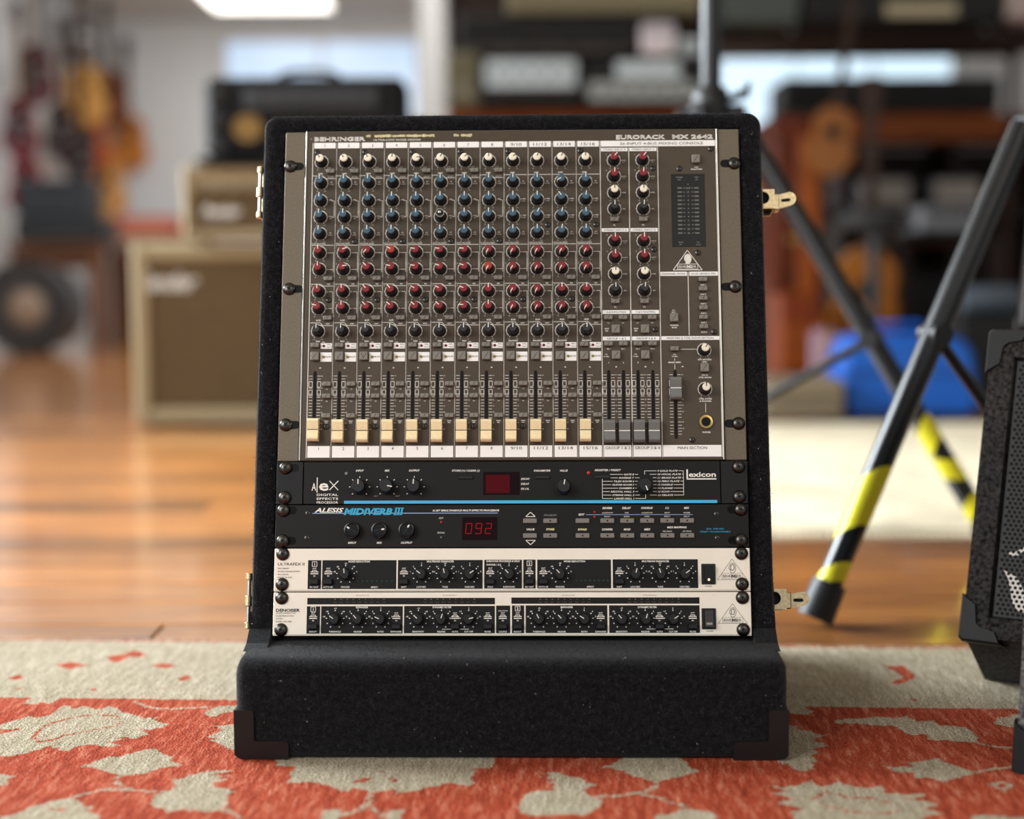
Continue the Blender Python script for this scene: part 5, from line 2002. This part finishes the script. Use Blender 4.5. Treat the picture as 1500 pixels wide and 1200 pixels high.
p1 = at(1413, 932, 1.62)
PR1 = [(.0, p1.z), (.088, 0.001), (.24, 0.001), (.24, .38), (.098, p1.z + .325)]
cab('floor_monitor', 'charcoal carpeted wedge monitor with perforated grille behind the nearer one', (p1.x, 1.62, 0), R(-32), .44, PR1, (0, 4), logo=True)
p2 = at(1492, 1127, 1.385)
PR2 = [(.0, 0.001), (.16, 0.001), (.17, .40), (.05, .42)]
cab('floor_monitor', 'grey carpeted speaker cut off by the right edge, nearest the viewer', (p2.x, 1.385, 0), R(-32), .44, PR2, (0, 3), chunky=True)

# ================================================================== cream piggyback amplifier, left
M_TOLEX = mat('cream_tolex', '#887b5e', .6, var=.05, vscale=90, bump=.3, bscale=900, bdist=.0006)
M_GRILLCLOTH = mat('brown_grille_cloth', '#4c3c22', .85, var=.12, vscale=60, bump=.5, bscale=1400, bdist=.001)
M_CPANEL = mat('brown_control_plate', '#5a4c3a', .5)
M_BLKTOLEX = mat('black_tolex', '#060708', .55, spec=.15, bump=.4, bscale=800, bdist=.0008)
M_GREYPLATE = mat('grey_face_plate', '#2c2e31', .5, .2)
M_SCRIPT = mat('silver_script', '#bab6ae', .35, .6)


def frame_box(m, x0, x1, z0, z1, y0, d, b_, mi=0):
    """open-fronted cabinet"""
    m.box(((x0 + x1) / 2, y0 + d / 2 + .02, (z0 + z1) / 2), (x1 - x0 - 2 * b_ + .002, d - .04, z1 - z0 - 2 * b_ + .002), mi)
    for xa, xb in ((x0, x0 + b_), (x1 - b_, x1)):
        m.box(((xa + xb) / 2, y0 + d / 2, (z0 + z1) / 2), (b_, d, z1 - z0), mi, .008)
    for za, zb in ((z0, z0 + b_), (z1 - b_, z1)):
        m.box(((x0 + x1) / 2, y0 + d / 2, (za + zb) / 2), (x1 - x0 - 2 * b_ + .004, d, b_), mi, .008)


YC = 4.66
a0, a1 = at(198, 622, YC), at(198, 357, YC)
W1 = .82
t = thing('speaker_cabinet', 'large cream speaker cabinet with brown grille cloth on the wooden floor', 'speaker', (a0.x + W1 / 2, YC, FZ))
hC = a1.z - FZ
m = MB()
frame_box(m, -W1 / 2, W1 / 2, .012, hC, 0, .29, .05)
m.build('cabinet', M_TOLEX, t)
MB().box((0, .012, hC / 2), (W1 - .1, .01, hC - .1)).build('grille_cloth', M_GRILLCLOTH, t)
MB().text('Fender', -.30, hC - .115, .055, 0, .19, it=.45, bold=.02).build('script_badge', M_SCRIPT, t, (0, .005, 0), None)
for s in (-1, 1):
    for yy in (.04, .25):
        MB().lathe([(.014, 0), (.016, .004), (.014, .014)], 12).build('foot', M_BLACK, t, (s * (W1 / 2 - .06), yy, 0))


# lettering is built flat: stand it up by turning about x
def stand_up(o, x, y, z):
    o.rotation_euler = (pi / 2, 0, 0)
    o.location = (x, y, z)


for o in t.children:
    if o.name.startswith('script_badge'):
        stand_up(o, 0, .006, 0)
YH = 4.62
b0, b1 = at(268, 357, YH), at(268, 243, YH)
W2 = .62
t = thing('amplifier_head', 'cream amplifier head with brown front standing on the cream cabinet', 'amplifier', (b0.x + W2 / 2, YH, a1.z))
hH = b1.z - a1.z
m = MB()
frame_box(m, -W2 / 2, W2 / 2, .01, hH, 0, .23, .028)
m.build('cabinet', M_TOLEX, t)
MB().box((0, .014, hH * .38), (W2 - .05, .012, hH * .62)).build('grille_cloth', M_GRILLCLOTH, t)
MB().box((0, .018, hH * .80), (W2 - .05, .012, hH * .24)).build('control_plate', M_TOLEX, t)
for k in range(9):
    MB().lathe([(.012, 0), (.011, .012), (.008, .014)], 12).build('control_knob', M_CPANEL, t, (-.24 + k * .058, .012, hH * .71), (pi / 2, 0, 0))
o = MB().text('Fender', 0, 0, .035, 0, .12, it=.45, bold=.02).build('script_badge', M_SCRIPT, t)
stand_up(o, -.19, .004, hH * .42)
for s in (-1, 1):
    MB().lathe([(.012, 0), (.013, .004), (.012, .012)], 10).build('foot', M_BLACK, t, (s * .25, .1, 0))
YB = 4.62
c0, c1 = at(300, 244, YB), at(594, 112, YB)
Wb = c1.x - c0.x
t = thing('black_amplifier', 'black amplifier with a yellow oval badge on top of the cream head', 'amplifier', ((c0.x + c1.x) / 2, YB, b1.z))
hB = at(450, 112, YB).z - b1.z
MB().box((0, .11, hB / 2 + .012), (Wb, .22, hB - .024), 0, .02).build('cabinet', M_BLKTOLEX, t)
MB().box((0, .1, .012), (Wb + .05, .25, .022), 0, .006).build('base_plate', M_BLKTOLEX, t)
MB().box((.02, -.003, hB * .76), (Wb * .66, .012, hB * .24), 0, .004).build('face_plate', M_GREYPLATE, t)
for k in range(6):
    MB().lathe([(.011, 0), (.01, .012), (.007, .014)], 12).build('control_knob', M_KNOB, t, (-.13 + k * .06, -.009, hB * .76), (pi / 2, 0, 0))
n = 22
MB().prism([(.044 * cos(2 * pi * k / n), .040 * sin(2 * pi * k / n)) for k in range(n)], 0, .012).build('oval_badge', mat('yellow_badge', '#6e520e', .45), t, (-Wb / 2 + .135, .0, hB * .42), (pi / 2, 0, 0))
for k in range(3):
    MB().lathe([(.03, 0), (.028, .012), (.012, .016)], 18).build('round_boss', mat('boss_plastic', '#121416', .5), t, (-Wb / 2 + .04, .004, hB * (.22 + .29 * k)), (pi / 2, 0, 0))
m = MB()
hp = [(-.10, 0), (-.085, .018), (-.04, .028), (.04, .028), (.085, .018), (.10, 0)]
m.tube([(x_, .11, hB + z_) for x_, z_ in hp], .009, 10)
m.build('handle', M_BLACK, t)

# ================================================================== far left: guitars on the wall, table, amps
def vmat(name, col, rough=.35):
    return mat(name, col, rough)


M_NECK = vmat('maple_neck', '#a0703c')
M_FRET = mat('rosewood', '#2f1d14', .5)
M_PICK = mat('dark_pickguard', '#20140f', .4)
M_CHROME = mat('chrome', '#c9ccd0', .2, 1.)


def guitar_outline(k, n=40, waist=.62, upper=.74):
    pts = []
    for q in range(n):
        a = 2 * pi * q / n
        yv = -cos(a)                       # -1 tail .. 1 neck end
        if yv < -.05:
            wv = 1.0
        else:
            wv = waist + (upper - waist) * min(1, max(0, (yv - .15) / .5))
        s = (1 + yv) / 2
        wv = 1.0 * (1 - s) + upper * s - .28 * math.exp(-((yv - .12) / .28) ** 2)
        pts.append((sin(a) * wv * .19 * k, yv * .24 * k))
    return pts


def guitar(label, spot, face_yaw, col, kind, body_name, hook=(0, .34)):
    """kind a = acoustic, e = solid body; hangs by its head from a wall hook"""
    t = thing('acoustic_guitar' if kind == 'a' else 'electric_guitar', label, 'guitar', spot, face_yaw, 'guitars hung on the far left wall')
    M = Matrix(((1, 0, 0, 0), (0, 0, -1, 0), (0, 1, 0, 0), (0, 0, 0, 1)))
    d = .10 if kind == 'a' else .045
    k = 1. if kind == 'a' else .88
    bm = vmat(body_name, col)
    MB().prism(guitar_outline(k), -d, 0, 0, M, True).build('body', bm, t)
    MB().box((0, -.008, .24 * k + .21), (.05, .022, .48), 0, .004).build('neck', M_NECK, t)
    MB().box((0, -.022, .24 * k + .17), (.048, .006, .56), 0, .001).build('fretboard', M_FRET, t)
    hs = [(-.03, 0), (.03, 0), (.042, .05), (.036, .17), (-.036, .17), (-.042, .05)]
    MB().prism(hs, -.012, .004, 0, Matrix.Translation((0, -.006, .24 * k + .45)) @ M).build('headstock', M_FRET, t)
    if kind == 'a':
        MB().prism([(.05 * cos(2 * pi * q / 20), .05 * sin(2 * pi * q / 20) + .06) for q in range(20)], 0, .0015, 0, M).build('sound_hole', M_MATTE, t)
        MB().box((0, -.005, -.10), (.14, .01, .024), 0, .003).build('bridge', M_FRET, t)
    else:
        MB().prism([(-.10, -.08), (.02, -.12), (.05, .06), (-.02, .12), (-.09, .1)], 0, .003, 0, M).build('pickguard', M_PICK, t)
        for zz in (-.06, .04):
            MB().box((0, -.008, zz), (.085, .012, .03), 0, .003).build('pickup', M_CHROME, t)
    MB().cyl((0, .0, .24 * k + .52), (hook[0], hook[1], .24 * k + .54), .008, n=8).build('wall_hook', M_CHROME, t)
    return t


lw = -3.44


def on_left(px, py):
    """spot on the left wall for a photograph position"""
    Y = -lw / -((px - 750) / FPX) if px != 750 else 9
    return at(px, py, abs(Y) * 1.0)


GT = [('honey coloured acoustic guitar hung high on the back wall corner', (122, 138), 11.6, 0, '#dca252', 'a', 'honey_spruce'),
      ('brown sunburst acoustic guitar hung beside the honey one', (157, 142), 12.0, 0, '#6e3a1c', 'a', 'brown_burst'),
      ('orange guitar hung under the honey acoustic', (133, 208), 11.75, 0, '#b4521f', 'e', 'orange_lacquer'),
      ('amber acoustic guitar hung under the brown sunburst one', (188, 208), 12.75, 0, '#c67c34', 'a', 'amber_spruce'),
      ('pale amber acoustic guitar lowest of the hanging ones', (155, 276), 12.2, 0, '#cf9450', 'a', 'pale_amber'),
      ('dark red guitar hung highest at the left edge', (32, 108), None, 0, '#4e1a24', 'e', 'dark_cherry'),
      ('maroon guitar hung at the left edge, middle row', (4, 186), None, 0, '#5a1e28', 'e', 'maroon_lacquer'),
      ('black cherry guitar hung right of the maroon one', (66, 192), None, 0, '#2c1a1e', 'e', 'black_cherry'),
      ('red guitar hung low at the left edge', (10, 272), None, 0, '#7a2024', 'e', 'red_lacquer'),
      ('grey guitar hung near the ceiling above the honey acoustic', (100, 62), None, 0, '#5c5a5a', 'e', 'grey_lacquer'),
      ('smoky guitar hung low between the red and orange ones', (92, 225), None, 0, '#3a3032', 'e', 'smoky_lacquer')]
for lab, (px, py), Y, yw, col, kind, bn in GT:
    if Y is None:
        Yl = lw / ((px - 750) / FPX)
        p = at(px, py, min(Yl - .05, 12.6))
        guitar(lab, (lw + .2, p.y, p.z), R(52), col, kind, bn)
    else:
        q = at(px, py, Y)
        guitar(lab, q, 0, col, kind, bn, (0, BACK - Y + .01) if Y > 12.5 else (-3.51 - q.x, .04))

M_DKWOOD = wood_mat('dark_table_wood', '#3a2112', '#5e381f', .45, 5)
M_BRWOOD = wood_mat('brown_table_wood', '#5c3418', '#8a5227', .45, 5)
M_TANTOP = mat('tan_top', '#a8927a', .6)


def table(label, px0, px1, ytop, Y, depth, mt, ml, thick=.05):
    a, b = at(px0, ytop, Y), at(px1, ytop, Y)
    W = b.x - a.x
    t = thing('table', label, 'table', ((a.x + b.x) / 2, Y + depth / 2, FZ))
    H = a.z - FZ
    MB().box((0, 0, H - thick / 2), (W, depth, thick), 0, .006).build('table_top', mt, t)
    for sx in (-1, 1):
        for sy in (-1, 1):
            MB().box((sx * (W / 2 - .06), sy * (depth / 2 - .06), (H - thick) / 2), (.09, .09, H - thick), 0, .005).build('leg', ml, t)
    MB().box((0, -depth / 2 + .05, H - thick - .06), (W - .2, .025, .12)).build('apron', ml, t)
    return t, H + FZ, W, ((a.x + b.x) / 2, Y + depth / 2)


def black_box_amp(name, label, cat, px0, px1, py0, py1, Y, depth, base_z=None, mc=None, panel=None, ph=.25, knobs=5, corner=.012, group=None, zpan=.8, plate=None):
    """amplifier-like box: cabinet, front panel strip, knobs, feet"""
    a, b = at(px0, py1, Y), at(px1, py0, Y)
    W, H = b.x - a.x, b.z - a.z
    z0 = a.z if base_z is None else base_z
    H = b.z - z0
    t = thing(name, label, cat, ((a.x + b.x) / 2, Y, z0), group=group)
    MB().box((0, depth / 2, H / 2 + .004), (W, depth, H - .008), 0, corner).build('cabinet', mc or M_BLKTOLEX, t)
    MB().box((-W * .38, depth / 2, .004), (.04, depth * .8, .008)).build('foot', M_BLACK, t)
    MB().box((W * .38, depth / 2, .004), (.04, depth * .8, .008)).build('foot', M_BLACK, t)
    if panel:
        MB().box((0, -.004, H * zpan), (W * .92, .012, H * ph), 0, .003).build('control_panel', panel, t)
        for k in range(knobs):
            MB().lathe([(.014, 0), (.013, .016), (.01, .018)], 12).build('control_knob', M_KNOB, t, (-W * .36 + W * .72 * k / max(1, knobs - 1), -.01, H * zpan), (pi / 2, 0, 0))
    if plate:
        MB().box((plate[1] * W, -.005, H * plate[2]), (W * plate[3], .01, H * plate[4]), 0, .004).build('name_plate', plate[0], t)
    return t


YT = 9.7
_, tz, _, _ = table('dark wooden table under the black amplifiers at the far left', 8, 152, 356, YT, .6, M_DKWOOD, M_DKWOOD)
black_box_amp('black_amplifier', 'wide black amplifier on the dark wooden table, lower of two', 'amplifier', 20, 150, 318, 356, YT + .05, .4, tz, mat('black_vinyl', '#0b0c0e', .5), M_GREYPLATE, .2, 4)
zz = at(80, 318, YT).z
black_box_amp('black_amplifier', 'slate black amplifier stacked on the wider one at far left', 'amplifier', 22, 128, 262, 318, YT + .05, .38, zz, mat('slate_vinyl', '#14171b', .5), mat('navy_panel', '#10151b', .4), .3, 4, zpan=.78)
_, tz2, _, c2_ = table('brown table with a tan top beside the cream cabinet', 158, 275, 348, 12.2, .55, M_TANTOP, M_BRWOOD, .08)
black_box_amp('red_case', 'coral red case lying on the tan-topped table', 'case', 166, 258, 317, 348, 12.25, .35, tz2, mat('coral_vinyl', '#c05a40', .5), mat('pink_stripe', '#d98c70', .5), .4, 2, zpan=.4)
# dark drum with a tan middle
dp = at(36, 505, 9.0)
t = thing('bass_drum', 'dark round drum with tan middle standing on the floor, far left', 'drum', (dp.x, 9.0, FZ))
rD = .27
MB().lathe([(rD, 0), (rD, .36)], 32).build('shell', mat('dark_drum_wrap', '#15110f', .35), t, (0, .4, rD + .012), (pi / 2, 0, 0))
MB().lathe([(rD * .88, 0), (rD * .85, .012)], 28).build('drum_head', mat('black_head', '#1a1614', .5), t, (0, .04, rD + .012), (pi / 2, 0, 0))
MB().lathe([(rD * .42, 0), (rD * .36, .012)], 24).build('centre_patch', mat('tan_patch', '#6b5848', .6), t, (.01, .03, rD + .012), (pi / 2, 0, 0))
ho = MB()
for k in range(32):
    a, b = 2 * pi * k / 32, 2 * pi * (k + 1) / 32
    ho.cyl((rD * 1.02 * cos(a), .04, rD + .012 + rD * 1.02 * sin(a)), (rD * 1.02 * cos(b), .04, rD + .012 + rD * 1.02 * sin(b)), .012, n=6)
ho.build('hoop', M_BLACK, t)

# ================================================================== right: shelving with amplifiers
M_SHELF = wood_mat('dark_shelf_wood', '#170d08', '#2c1a10', .5, 5)
M_ORWOOD = wood_mat('orange_shelf_wood', '#7a3a10', '#a4561c', .4, 5)
M_SILVERP = mat('silver_face_panel', '#b9c6cc', .35, .4)
M_CREAMP = mat('cream_logo', '#a89f82', .5)
M_TWEED = mat('olive_tweed', '#6a6852', .8)
YS = 6.6
bk = thing('shelf_rack', 'tall dark wooden shelving full of amplifiers behind the rack case', 'shelf', (at(1070, 300, YS).x, YS + .25, FZ))
sx0, sx1 = at(656, 160, YS).x, at(1540, 160, YS).x
bx = bk.location.x
z_lo = at(850, 163, YS).z
z_hi = at(1250, 45, YS).z


def shelf(x0, x1, z, th, m, d=.5):
    MB().box(((x0 + x1) / 2 - bx, 0, z - FZ - th / 2), (x1 - x0, d, th), 0, .004).build('shelf_board', m, bk)


xm = at(1048, 100, YS).x
shelf(sx0, xm, z_lo, .035, M_ORWOOD)
shelf(xm, sx1, z_hi + .0, .05, M_SHELF)
shelf(sx0, xm, .5, .04, M_SHELF)
for x_ in (sx0 + .02, xm + .0, sx1 - .02):
    top_ = 1.9 if x_ < xm + .1 else 1.95
    for dy in (-.22, .22):
        if abs(x_ - xm) < .01 and dy < 0:
            continue
        MB().box((x_ - bx, dy, top_ / 2), (.035, .035, top_), 0, .003).build('upright', M_SHELF, bk)
MB().box(((sx0 + xm) / 2 - bx, .235, 1.2), (xm - sx0 - .04, .015, 1.36)).build('back_panel', M_SHELF, bk)  # dark sheet added so the gaps between the amplifiers read as deep shade
# amplifiers on the lower board, left half
YA = 6.42
black_box_amp('silver_amplifier', 'silver faced amplifier on the orange shelf board, middle', 'amplifier', 706, 850, 78, 162, YA, .3, z_lo, mat('dark_tolex_a', '#0c0d0f', .6), M_SILVERP, .52, 5, zpan=.62)
black_box_amp('olive_amplifier', 'small olive amplifier at the shelf end by the white column', 'amplifier', 654, 702, 76, 162, YA, .3, z_lo, M_TWEED, mat('grey_tan', '#7d7a6b', .6), .25, 2, zpan=.3)
black_box_amp('grey_amplifier', 'black amplifier with pale grey panels near the stand pole', 'amplifier', 856, 1026, 84, 162, YA, .3, z_lo, mat('dark_tolex_b', '#0a0b0d', .6), mat('pale_grey_panel', '#9ea5a4', .4, .3), .38, 6, zpan=.32,
              plate=(M_SILVERP, .05, .75, .55, .36))
zA = at(800, 80, YA).z
black_box_amp('black_amplifier', 'big black amplifier head above the silver faced ones', 'amplifier', 672, 936, 20, 79, YA + .02, .3, zA, mat('deep_black_tolex', '#060708', .6), mat('taupe_knob_strip', '#3b3734', .5), .2, 4, zpan=.14)
zB = at(800, 20, YA).z
black_box_amp('cream_amplifier', 'cream fronted amplifier on the big black head', 'amplifier', 742, 1030, -60, 20, YA + .02, .3, zB, mat('olive_cream_cover', '#7c7860', .7), mat('olive_panel', '#9a967c', .6), .3, 4)
black_box_amp('white_box', 'small white box beside the big black head', 'box', 940, 990, 32, 83, YA - .02, .14, at(960, 83, YA).z, mat('white_card', '#dcd8de', .7), mat('grey_label', '#bcbac4', .6), .3, 0)
black_box_amp('pale_amplifier', 'pale grey amplifier squeezed beside the stand pole', 'amplifier', 994, 1028, 55, 84, YA, .2, at(960, 84, YA).z, mat('pale_grey_cover', '#a9b9bf', .6), M_SILVERP, .3, 0)
# upper right board
black_box_amp('sage_amplifier', 'sage grey amplifier on the dark upper shelf by the pole', 'amplifier', 1062, 1172, -70, 42, YA, .3, z_hi, mat('sage_cover', '#4c5653', .7), mat('sage_panel', '#7d8a86', .6), .3, 3)
black_box_amp('black_amplifier', 'long black amplifier with cream name plate on the upper shelf', 'amplifier', 1178, 1470, -60, 42, YA, .3, z_hi, mat('graphite_tolex', '#0e1012', .6), M_GREYPLATE, .15, 5, zpan=.75,
              plate=(M_CREAMP, .09, .22, .36, .22))
black_box_amp('white_case', 'white case at the end of the upper shelf, top corner', 'case', 1476, 1540, -60, 28, YA, .3, at(1500, 30, YA).z, mat('warm_white', '#a89a96', .6), mat('warm_white2', '#c9bcb8', .6), .2, 0)

# lower right: keyboards and wooden furniture
YK = 7.3
pz0 = at(1350, 206, YK).z
pz1 = at(1350, 166, YK).z
kx0, kx1 = at(1235, 186, YK).x, at(1570, 186, YK).x
t = thing('wooden_cabinet', 'orange brown wooden cabinet with open dark bays behind the stands', 'cabinet', ((kx0 + kx1) / 2, YK, FZ))
Wk = kx1 - kx0
MB().box((0, .25, (pz0 + pz1) / 2 - FZ), (Wk, .5, pz1 - pz0), 0, .005).build('top_rail', M_ORWOOD, t)
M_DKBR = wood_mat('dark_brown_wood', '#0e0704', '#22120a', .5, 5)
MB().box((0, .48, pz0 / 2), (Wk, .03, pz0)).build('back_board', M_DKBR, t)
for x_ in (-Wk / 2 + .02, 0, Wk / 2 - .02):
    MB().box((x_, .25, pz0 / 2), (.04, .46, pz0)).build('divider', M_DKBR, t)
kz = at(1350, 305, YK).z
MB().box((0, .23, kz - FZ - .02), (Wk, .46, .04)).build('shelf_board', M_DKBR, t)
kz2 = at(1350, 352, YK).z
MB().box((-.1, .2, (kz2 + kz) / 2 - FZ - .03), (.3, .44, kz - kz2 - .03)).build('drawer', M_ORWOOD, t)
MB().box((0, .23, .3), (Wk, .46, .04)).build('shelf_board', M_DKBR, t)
M_KEYW = mat('ivory_keys', '#a49f97', .4)


def keyboard(label, px0, px1, py0, py1, Y, base_z):
    a, b = at(px0, py1, Y), at(px1, py0, Y)
    W, H = b.x - a.x, max(.05, b.z - base_z)
    t = thing('keyboard', label, 'keyboard', ((a.x + b.x) / 2, Y, base_z))
    MB().box((0, .12, H / 2), (W, .26, H), 0, .008).build('case', mat('grey_key_case', '#6a696b', .5), t)
    for k in range(12):
        MB().box((-W * .45 + W * .9 * (k + .5) / 12, -.015, H * .55), (W * .9 / 12 - .003, .03, H * .7), 0, .002).build('key', M_KEYW, t)
    return t


keyboard('pale keyboard on the cabinet shelf, nearer the amber guitar', 1258, 1334, 262, 302, YK - .05, kz)
keyboard('pale keyboard on the cabinet shelf, nearer the taped stand', 1368, 1436, 262, 300, YK - .05, kz)
black_box_amp('black_amplifier', 'long black amplifier on top of the orange wooden cabinet', 'amplifier', 1146, 1466, 112, 166, YK, .4, pz1, mat('jet_tolex', '#08090a', .6), mat('dark_panel', '#17181b', .5), .25, 6)
black_box_amp('grey_mixer', 'pale grey desktop mixer below the keyboards', 'mixer', 1346, 1440, 302, 342, 5.9, .3, at(1390, 342, 5.9).z, mat('pale_grey_metal', '#6f7074', .5), mat('grey_metal', '#7b7d82', .5), .4, 6)
gm0 = at(1390, 342, 5.9)
tt = thing('side_table', 'small dark table carrying the grey desktop mixer', 'table', (gm0.x, 6.05, FZ))
MB().box((0, 0, gm0.z - FZ - .015), (.42, .4, .03), 0, .003).build('table_top', M_DKBR, tt)
for sx in (-1, 1):
    for sy in (-1, 1):
        MB().box((sx * .18, sy * .17, (gm0.z - FZ - .03) / 2), (.035, .035, gm0.z - FZ - .03)).build('leg', M_DKBR, tt)

# upright wooden bass-like cabinet by the case's right edge
M_RDWOOD = wood_mat('red_brown_wood', '#4a1c0a', '#7d3610', .4, 5, along='Z')
wa, wb = at(1128, 170, 6.1), at(1202, 500, 6.1)
t = thing('tall_cabinet', 'tall red brown wooden cabinet right beside the rack case', 'cabinet', ((wa.x + wb.x) / 2, 6.1, FZ))
Ww, Hw = wb.x - wa.x, wa.z - FZ
MB().box((0, .2, Hw / 2), (Ww, .4, Hw), 0, .01).build('body', M_RDWOOD, t)
MB().box((-Ww * .22, -.008, Hw * .5), (Ww * .40, .018, Hw * .86), 0, .006).build('door', M_RDWOOD, t)
MB().box((Ww * .24, -.008, Hw * .5), (Ww * .40, .018, Hw * .86), 0, .006).build('door', M_ORWOOD, t)
for s in (-1, 1):
    MB().lathe([(.01, 0), (.014, .012), (.008, .02)], 12).build('knob', M_BRASS, t, (s * .02, -.018, Hw * .55), (pi / 2, 0, 0))


# guitars on floor stands
def floor_guitar(label, px, py, Y, col, bn, tilt=0., k=1.):
    p = at(px, py, Y)
    t = thing('acoustic_guitar', label, 'guitar', (p.x, Y, FZ), 0, 'guitars on floor stands')
    M = Matrix(((1, 0, 0, 0), (0, 0, -1, 0), (0, 1, 0, 0), (0, 0, 0, 1)))
    off = Matrix.Translation((0, 0, p.z - FZ)) @ Matrix.Rotation(tilt, 4, 'Y') @ Matrix.Scale(k, 4)
    MB().prism(guitar_outline(.95), -.1, 0, 0, off @ M, True).build('body', vmat(bn, col), t)
    MB().prism([(-.025, .2), (.025, .2), (.022, .72), (-.022, .72)], -.01, .012, 0, off @ M).build('neck', M_FRET, t)
    MB().prism([(-.03, .72), (.03, .72), (.04, .88), (-.04, .88)], -.008, .008, 0, off @ M).build('headstock', M_FRET, t)
    MB().prism([(.05 * cos(2 * pi * q / 20), .05 * sin(2 * pi * q / 20) + .05) for q in range(20)], 0, .0015, 0, off @ M).build('sound_hole', M_MATTE, t)
    MB().cyl((0, .16, .0), (0, .12, p.z - FZ), .012, n=8).cyl((-.16, .02, .01), (.16, .02, .01), .012, n=8).cyl((0, .16, .01), (0, .02, .01), .012, n=8).build('stand', M_STANDP, t)
    return t


floor_guitar('amber acoustic guitar on a floor stand under the keyboards', 1272, 445, 5.9, '#9a5c14', 'amber_top')
floor_guitar('tan acoustic guitar leaning high beside the tall cabinet', 1219, 205, 6.0, '#8a5420', 'tan_spruce', R(8), .62)
# grey stool post in front of the furniture
sp_ = at(1282, 310, 5.6)
t = thing('grey_stool', 'grey drum stool with round seat in front of the furniture', 'stool', (sp_.x, 5.6, FZ))
Hs = sp_.z - FZ
MB().lathe([(.02, .12), (.025, Hs - .06)], 14).build('post', mat('grey_post', '#2c2e2e', .4), t)
MB().lathe([(.13, Hs - .06), (.14, Hs - .03), (.12, Hs)], 24).build('seat', mat('grey_vinyl', '#262829', .5), t)
for j in range(3):
    a = 2 * pi * j / 3 + .5
    MB().cyl((.02 * cos(a), .02 * sin(a), .22), (.2 * cos(a), .2 * sin(a), .012), .012, n=8).build('leg', mat('grey_post', '#2c2e2e', .4), t)

# blue padded bag lying on the floor behind the stands
M_BLUEBAG = mat('blue_fabric', '#0d56b4', .6, var=.12, vscale=6, bump=.3, bscale=300, bdist=.001)
ba, bb_ = at(1214, 616, 4.72), at(1446, 492, 4.72)
Wb2, Hb2 = bb_.x - ba.x, bb_.z - ba.z
t = thing('blue_bag', 'bright blue padded bag lying behind the crossing stand legs', 'bag', ((ba.x + bb_.x) / 2, 4.72, FZ + .008))
outl = arc_pts(-Wb2 / 2 + .07, .05, 180, 270, .045, 5) + arc_pts(Wb2 / 2 - .05, .05, 270, 360, .045, 5) + arc_pts(Wb2 / 2 - .1, Hb2 - .08, 0, 90, .075, 6) + [(0, Hb2 + .005)] + arc_pts(-Wb2 / 2 + .1, Hb2 - .07, 90, 180, .07, 6)
vsx, fsx = [], []
nn_ = len(outl)
for d_, k_s in ((0, .86), (.02, .96), (.06, 1.), (.16, 1.), (.2, .96), (.22, .86)):
    for x_, z_ in outl:
        vsx.append((x_ * k_s, d_, Hb2 / 2 + (z_ - Hb2 / 2) * k_s))
for r in range(5):
    for k in range(nn_):
        fsx.append((r * nn_ + k, r * nn_ + (k + 1) % nn_, (r + 1) * nn_ + (k + 1) % nn_, (r + 1) * nn_ + k))
fsx += [tuple(range(nn_)), tuple(reversed(range(5 * nn_, 6 * nn_)))]
MB().add(vsx, fsx, 0, True).build('body', M_BLUEBAG, t)
MB().tube([(-.1, .1, Hb2), (-.08, .09, Hb2 + .03), (.06, .09, Hb2 + .03), (.08, .1, Hb2)], .01, 8).build('handle', M_BLUEBAG, t)
MB().box((0, .002, Hb2 * .56), (Wb2 * .8, .012, .012)).build('zip', mat('navy_zip', '#123a72', .5), t)
# beige box and pale end beside it
black_box_amp('beige_box', 'low beige box on the pale rug beside the blue bag', 'box', 1120, 1238, 556, 618, 4.62, .25, FZ + .01, mat('beige_card', '#6e6250', .7), mat('beige_card2', '#7a6d58', .7), .3, 0)
black_box_amp('violet_case', 'small case with violet end behind the left tip of the blue bag', 'case', 1202, 1232, 486, 548, 5.1, .2, FZ, mat('tan_violet', '#7c6472', .6), mat('tan_case', '#a57a4a', .6), .3, 0)
# grey rolled case at the right
ga = at(1458, 440, 5.2)
t = thing('grey_drum', 'grey cylindrical case lying in the dark bay behind the wedge monitor', 'case', (ga.x, 5.2, FZ))
MB().lathe([(.045, -.1), (.05, -.09), (.05, .09), (.045, .1)], 20).build('tube', mat('blue_grey_vinyl', '#434c55', .45), t, (0, .05, ga.z - FZ), (0, pi / 2, 0))
MB().box((0, .05, (ga.z - FZ - .05) / 2), (.26, .2, ga.z - FZ - .052), 0, .005).build('plinth', mat('black_plinth', '#0a0b0c', .6), t)
black_box_amp('black_cabinet', 'black speaker cabinet on the floor under the keyboards', 'speaker', 1296, 1420, 400, 500, 6.36, .3, FZ, mat('coal_tolex', '#101012', .6), mat('coal_cloth', '#1b1716', .8), .5, 0, zpan=.45)
black_box_amp('brown_cabinet', 'reddish brown wooden box on the floor left of the blue bag', 'box', 1142, 1208, 430, 540, 5.6, .3, FZ, M_RDWOOD, M_ORWOOD, .4, 0, zpan=.5)
